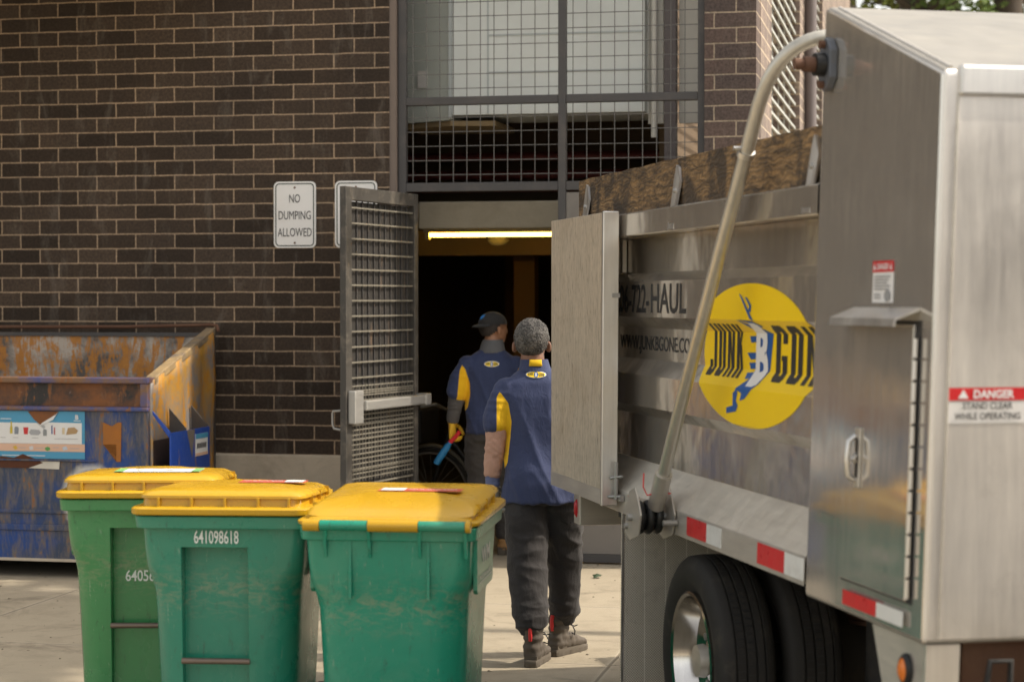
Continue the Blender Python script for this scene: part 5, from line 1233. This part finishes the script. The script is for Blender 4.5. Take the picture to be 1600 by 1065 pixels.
def reg2(x, y, z):
    if x > 0: return -1
    xl = lerp([(.95, -.30), (1.11, -.238), (1.29, -.222), (1.34, -.20)], z); xr = lerp([(1.0, -.19), (1.04, -.165), (1.12, -.150), (1.2, -.152), (1.30, -.185), (1.34, -.215)], z)
    return min(x - xl, xr - x, 1.34 - z, z - 1.0)
panel_attr(shirt2, reg2); badge(P2, shirt2, .0, 1.335, .052, .020)
q = MB(); chain(q, [(-.238, -.004, 1.14, .058), (-.252, -.004, 1.06, .053), (-.266, .006, .98, .046), (-.275, .012, .93, .040)], 18); s2 = fuse(q, "arm_sleeve", GREYS, P2, .007, 4); folds(s2, lambda p: .006 * (ridge(noise.noise((p.x * 7, p.y * 9, p.z * 30))) - .45))
q = MB(); chain(q, [(.236, .05, 1.14, .058), (.24, .08, 1.06, .053), (.24, .13, .98, .046), (.238, .16, .93, .040)], 18); fuse(q, "arm_sleeve", GREYS, P2, .008, 4)
q = MB(); hand(q, (-.274, .012, .925), (.0, .05, -1), (.35, .75, .2), (.75, -.6, 0), .85, 1.12); chain(q, [(-.272, .01, .955, .038), (-.274, .012, .92, .034)], 14); fuse(q, "glove", GLOVEY, P2, .0045, 2)
q = MB(); hand(q, (.236, .175, .915), (0, .3, -1), (-.1, 1, .3), (-1, -.1, 0), .5, 1.08); fuse(q, "glove", GLOVEY, P2, .006, 2)
q = MB()
q.rings([oval((0, 0, 1.0), .15, .115), oval((0, 0, .92), .17, .132), oval((0, 0, .84), .18, .14), oval((0, 0, .80), .18, .138)])
chain(q, [(-.085, .0, .82, .105), (-.09, .015, .68, .098), (-.085, .01, .54, .088), (-.08, -.02, .40, .08), (-.076, -.045, .26, .075), (-.075, -.055, .13, .072)], 20)
chain(q, [(.088, .005, .82, .105), (.098, .03, .68, .098), (.1, .06, .54, .088), (.1, .08, .40, .08), (.1, .08, .26, .075), (.1, .08, .13, .072)], 20)
tr2 = fuse(q, "trousers", GREYT2, P2, .008, 6); folds(tr2, tf)
boot(P2, (-.075, -.05, 0), R(-8), BOOTT, None, False); boot(P2, (.10, .09, 0), R(-25), BOOTT, None, False)
q = MB(); q.rings([oval((.002, .025, 1.41), .092, .082), oval((.003, .028, 1.44), .086, .08), oval((.005, .032, 1.475), .078, .076), oval((.007, .036, 1.50), .070, .070), oval((.007, .036, 1.49), .06, .06)], True); ga = q.build("neck_gaiter", GAIT, P2, smooth=60); folds(ga, lambda p: .004 * noise.noise(p * 30))
# short hair under the cap
q = MB(); q.sphere((0, 0, 0), (.080, .100, .10), 32, 24)
q.v = [pp2_(x, y - .014, z + .022) for x, y, z in q.v]; ho2 = q.build("hair", HAIR2, P2, smooth=180)
bm = bmesh.new(); bm.from_mesh(ho2.data); 
def unyaw(c):
    x, y = c.x - HC2[0], c.y - HC2[1]; cy, sy = math.cos(-YAW2), math.sin(-YAW2); return x * cy - y * sy, x * sy + y * cy, c.z - HC2[2]
bmesh.ops.delete(bm, geom=[v for v in bm.verts if (lambda u: u[1] > .012 or u[2] < -.055 + max(0, u[1] + .06) * .7)(unyaw(v.co))], context='VERTS'); bm.to_mesh(ho2.data); bm.free()
# backwards cap: dome, band, brim over the nape, blue patch
q = MB(); rs = []
for k in range(9):
    th = R(90) * k / 8.3; rs.append([pp2_(.088 * math.cos(th) * math.cos(a), -.008 + .106 * math.cos(th) * math.sin(a), .032 + .090 * math.sin(th)) for a in [2 * math.pi * j / 36 for j in range(36)]])
q.rings(rs); cap = q.build("cap", CAPM, P2, smooth=60)
q = MB(); vt = []; fc = []; nA = 17
for i in range(7):
    f = i / 6
    for j in range(nA):
        a = R(-150 + 120 * j / (nA - 1)); ex = .056 * f * max(0, math.sin((j / (nA - 1)) * math.pi)) ** .45
        vt.append(pp2_((.0885 + ex * .35) * math.cos(a), -.008 + (.107 + ex) * math.sin(a), .033 - .10 * ex * 3.2 * f - .012 * (math.cos(a)) ** 2 * f))
for i in range(6):
    for j in range(nA - 1): fc.append((i * nA + j, i * nA + j + 1, (i + 1) * nA + j + 1, (i + 1) * nA + j))
q.add(vt, fc); o = q.build("brim", CAPM, cap, smooth=60); sd = o.modifiers.new("t", 'SOLIDIFY'); sd.thickness = .004
q = MB(); vt = []; fc = []
for i in range(5):
    for j in range(5):
        th = R(24 + 26 * i / 4); a = R(-102 + 28 * j / 4); k = 1.02
        vt.append(pp2_(.088 * k * math.cos(th) * math.cos(a), -.008 + .106 * k * math.cos(th) * math.sin(a), .032 + .090 * k * math.sin(th)))
for i in range(4):
    for j in range(4):
        if (i, j) not in ((0, 0), (3, 1), (3, 2), (0, 3)): fc.append((i * 5 + j, i * 5 + j + 1, (i + 1) * 5 + j + 1, (i + 1) * 5 + j))
q.add(vt, fc); q.build("cap_patch", mat('cap_blue', (.03, .28, .72), .5), cap)
# the tool in his glove
TLX = thing("hand_tool", (-.14, 13.84, 0), 0, "blue tool with a red grip hanging from the yellow glove", "tool")
q = MB(); q.tube([(-.225, -.075, .865), (-.247, -.06, .835), (-.29, -.04, .79)], [.014, .015, .015], 12); q.build("grip", mat('red_grip', (.6, .02, .03), .4), TLX, smooth=60)
q = MB(); q.tube([(-.288, -.041, .792), (-.30, -.035, .775), (-.305, -.03, .765), (-.35, -.012, .70), (-.38, -.004, .655), (-.388, -.002, .64), (-.39, -.002, .635)], [.015, .016, .022, .025, .023, .021, .012], 14); q.build("blue_body", mat('tool_blue', (.012, .15, .33), .45, var=.2, vs_=20), TLX, smooth=40)

# ------------------------------------------------------------------ bicycle in the dark doorway
BK = thing("bicycle", (-.56, 14.75, 0), R(-24), "dark bicycle standing in the shadow just inside the doorway, behind the gate", "bicycle")
for x in (-.05, .98):
    q = MB(); rr = [(x + .325 * math.cos(2 * math.pi * a / 36), 0, .345 + .325 * math.sin(2 * math.pi * a / 36)) for a in range(37)]; q.tube(rr, .019, 8, False); wh = q.build("wheel", M['rubber'], BK, smooth=60)
    q = MB(); rr = [(x + .30 * math.cos(2 * math.pi * a / 36), 0, .345 + .30 * math.sin(2 * math.pi * a / 36)) for a in range(37)]; q.tube(rr, .009, 6, False); q.build("rim", M['steel'], wh, smooth=60)
    q = MB()
    for a in range(24): q.tube([(x, .02 * (-1) ** a, .345), (x + .298 * math.cos(2 * math.pi * a / 24), 0, .345 + .298 * math.sin(2 * math.pi * a / 24))], .0014, 4)
    q.cyl((x, -.04, .345), (x, .04, .345), .02, 10); q.build("spokes", M['steel'], wh)
    q = MB(); rr = [(x + .355 * math.cos(R(a)), 0, .345 + .355 * math.sin(R(a))) for a in range(20, 171, 10)]; q.tube(rr, .016, 6); q.build("mudguard", M['gate_bar'], BK, smooth=60)
q = MB()
for a, b, r in (((-.05, 0, .345), (.12, 0, .86), .016), ((.12, 0, .86), (.10, 0, .94), .014), ((.13, 0, .82), (.60, 0, .80), .016), ((.135, 0, .72), (.52, 0, .30), .019), ((.52, 0, .30), (.62, 0, .88), .016), ((.52, .03, .30), (.98, .03, .345), .009), ((.52, -.03, .30), (.98, -.03, .345), .009), ((.61, 0, .78), (.98, .03, .345), .009), ((.61, 0, .78), (.98, -.03, .345), .009)): q.cyl(a, b, r, 10)
q.build("frame", M['grease'], BK, smooth=40)
q = MB(); q.tube([(.02, -.30, 1.0), (.12, -.26, 1.02), (.10, -.05, .97), (.10, .05, .97), (.12, .26, 1.02), (.02, .30, 1.0)], .012, 8); q.build("handlebar", M['gate_bar'], BK, smooth=60)
q = MB(); q.sphere((.66, 0, .93), (.13, .07, .03), 16, 8); q.build("saddle", M['rubber'], BK, smooth=60)
q = MB(); q.box(-.26, -.05, -.16, .16, .72, .98); q.build("basket", M['grease'], BK, bevel=.02)

# ------------------------------------------------------------------ trees beyond the corner
LEAF = []
for i, c in enumerate(((.12, .17, .025), (.18, .21, .03), (.085, .13, .022))):
    m, t, p = newmat('leaf'); n = tnoise(t, coords(t), 1.2, 4); t.links.new(mixc(t, n, tuple(x * .5 for x in c), tuple(x * 1.6 for x in c)), p.inputs["Base Color"]); p.inputs["Roughness"].default_value = .6; LEAF.append(m)
BARK = mat('bark', (.06, .045, .033), .9, var=.35, vs_=5, bump=.5, bs=20)
rnd = random.Random(3)
TL = ["small street tree standing on the pavement past the truck, beyond the right edge", "tree with a thick dark trunk just right of the building's far corner", "slim tree second from the building's far corner, behind the truck's box", "tree with two close limbs above the middle of the truck's box", "pale green tree above the right half of the truck's box", "rightmost tree at the frame edge, above the truck's box"]
SHADE_TREE = (5.8, 10.2)  # tree added out of view so its crown shades the lower-left pavement
for i, (x, y) in enumerate((SHADE_TREE, (6.9, 41), (7.6, 37.5), (9.2, 42), (9.5, 38), (11.2, 42.5))):
    tr = thing("broadleaf_tree", (x, y, 0), rnd.random() * 6, TL[i], "tree", "trees beyond the building corner")
    H = 15 + rnd.random() * 4; r0 = .30 + .14 * rnd.random()
    if i == 0: H, r0 = 10.5, .13; tr.rotation_euler = (0, 0, 0); del tr['group']
    q = MB(); bend = [(rnd.uniform(-.25, .25) * k / 4, rnd.uniform(-.25, .25) * k / 4) for k in range(5)]
    q.tube([(bend[k][0], bend[k][1], H * .22 * k) for k in range(5)], [r0, r0 * .85, r0 * .7, r0 * .45, r0 * .2], 12)
    tips = []
    if i == 0:
        for k in range(40):
            while True:
                u = Vector((rnd.uniform(-1, 1), rnd.uniform(-1, 1), rnd.uniform(-1, 1)))
                if u.length < 1: break
            e = (u.x * .75, u.y * 1.5, 10.4 + u.z * 1.2); q.tube([(0, 0, 8.6 + u.z * .5), (e[0] * .5, e[1] * .5, (9 + e[2]) / 2), e], [.05, .035, .015], 6); tips.append((e, 1))
    for k in range(26 if i else 0):
        z0 = H * (.3 + .55 * rnd.random()); a = rnd.random() * 6.283; L = 1.2 + 2.6 * rnd.random() * (1.1 - z0 / H * .5)
        e = (math.cos(a) * L, math.sin(a) * L, z0 + .3 + L * rnd.uniform(-.15, .5)); q.tube([(0, 0, z0), (e[0] * .5, e[1] * .5, (z0 + e[2]) / 2 + .15), e], [.09, .06, .02], 6); tips.append((e, L))
    q.build("trunk", BARK, tr, smooth=50)
    q = MB()
    for e, L in tips:
        for c in range(46):
            f = rnd.random() ** .6 if i else 1; p = Vector((e[0] * f, e[1] * f, e[2] - (1 - f) * .5)) + Vector((rnd.gauss(0, .42), rnd.gauss(0, .42), rnd.gauss(0, .34)))
            for l in range(3):
                cc = p + Vector((rnd.gauss(0, .10), rnd.gauss(0, .10), rnd.gauss(0, .10))); u = Vector((rnd.gauss(0, 1), rnd.gauss(0, 1), rnd.gauss(0, .6))).normalized() * (.07 + .07 * rnd.random()); w_ = u.cross(Vector((rnd.gauss(0, 1), rnd.gauss(0, 1), rnd.gauss(0, 1)))).normalized() * u.length * .55
                q.add([cc - u, cc + w_, cc + u, cc - w_], [(0, 1, 2, 3)])
    q.build("crown", LEAF[i % 3], tr, fix=False)

# ------------------------------------------------------------------ litter
q = MB(); rg = random.Random(11)
for i in range(900):
    Y = 8.8 + 4.7 * rg.random() ** 1.0; X = rg.uniform(-.29, .12) * Y; r_ = .002 + .007 * rg.random() ** 3
    if rg.random() < .35:
        k = rg.uniform(-4.2, .6); X, Y = BLOC[0] + .979 * k - .206 * -(.05 + .1 * rg.random()), BLOC[1] - .206 * k + .979 * -(.05 + .1 * rg.random())
    a = rg.random() * 6.28; ca, sa = math.cos(a) * r_, math.sin(a) * r_; h = r_ * (.3 + rg.random())
    q.add([(X + ca * 1.6, Y + sa * 1.6, .001), (X - sa, Y + ca, .001), (X - ca * 1.6, Y - sa * 1.6, .001), (X + sa, Y - ca, .001), (X + ca * .3, Y, h)], [(0, 1, 4), (1, 2, 4), (2, 3, 4), (3, 0, 4)])
tag(q.build("grit", mat('grit', (.14, .115, .08), .9, var=.6, vs_=40)), kind="stuff")
q = MB(); q.add([(-.02, -.03, .004), (.03, -.02, .022), (.02, .03, .006), (-.03, .025, .018), (0, 0, .03)], [(0, 1, 4), (1, 2, 4), (2, 3, 4), (3, 0, 4)])
o = q.build("litter_scrap", mat('green_scrap', (.06, .09, .05), .5), None); o.location = (.545, 12.70, 0); tag(o, "small crumpled green scrap lying on the pavement near the truck's mudflap", "litter")
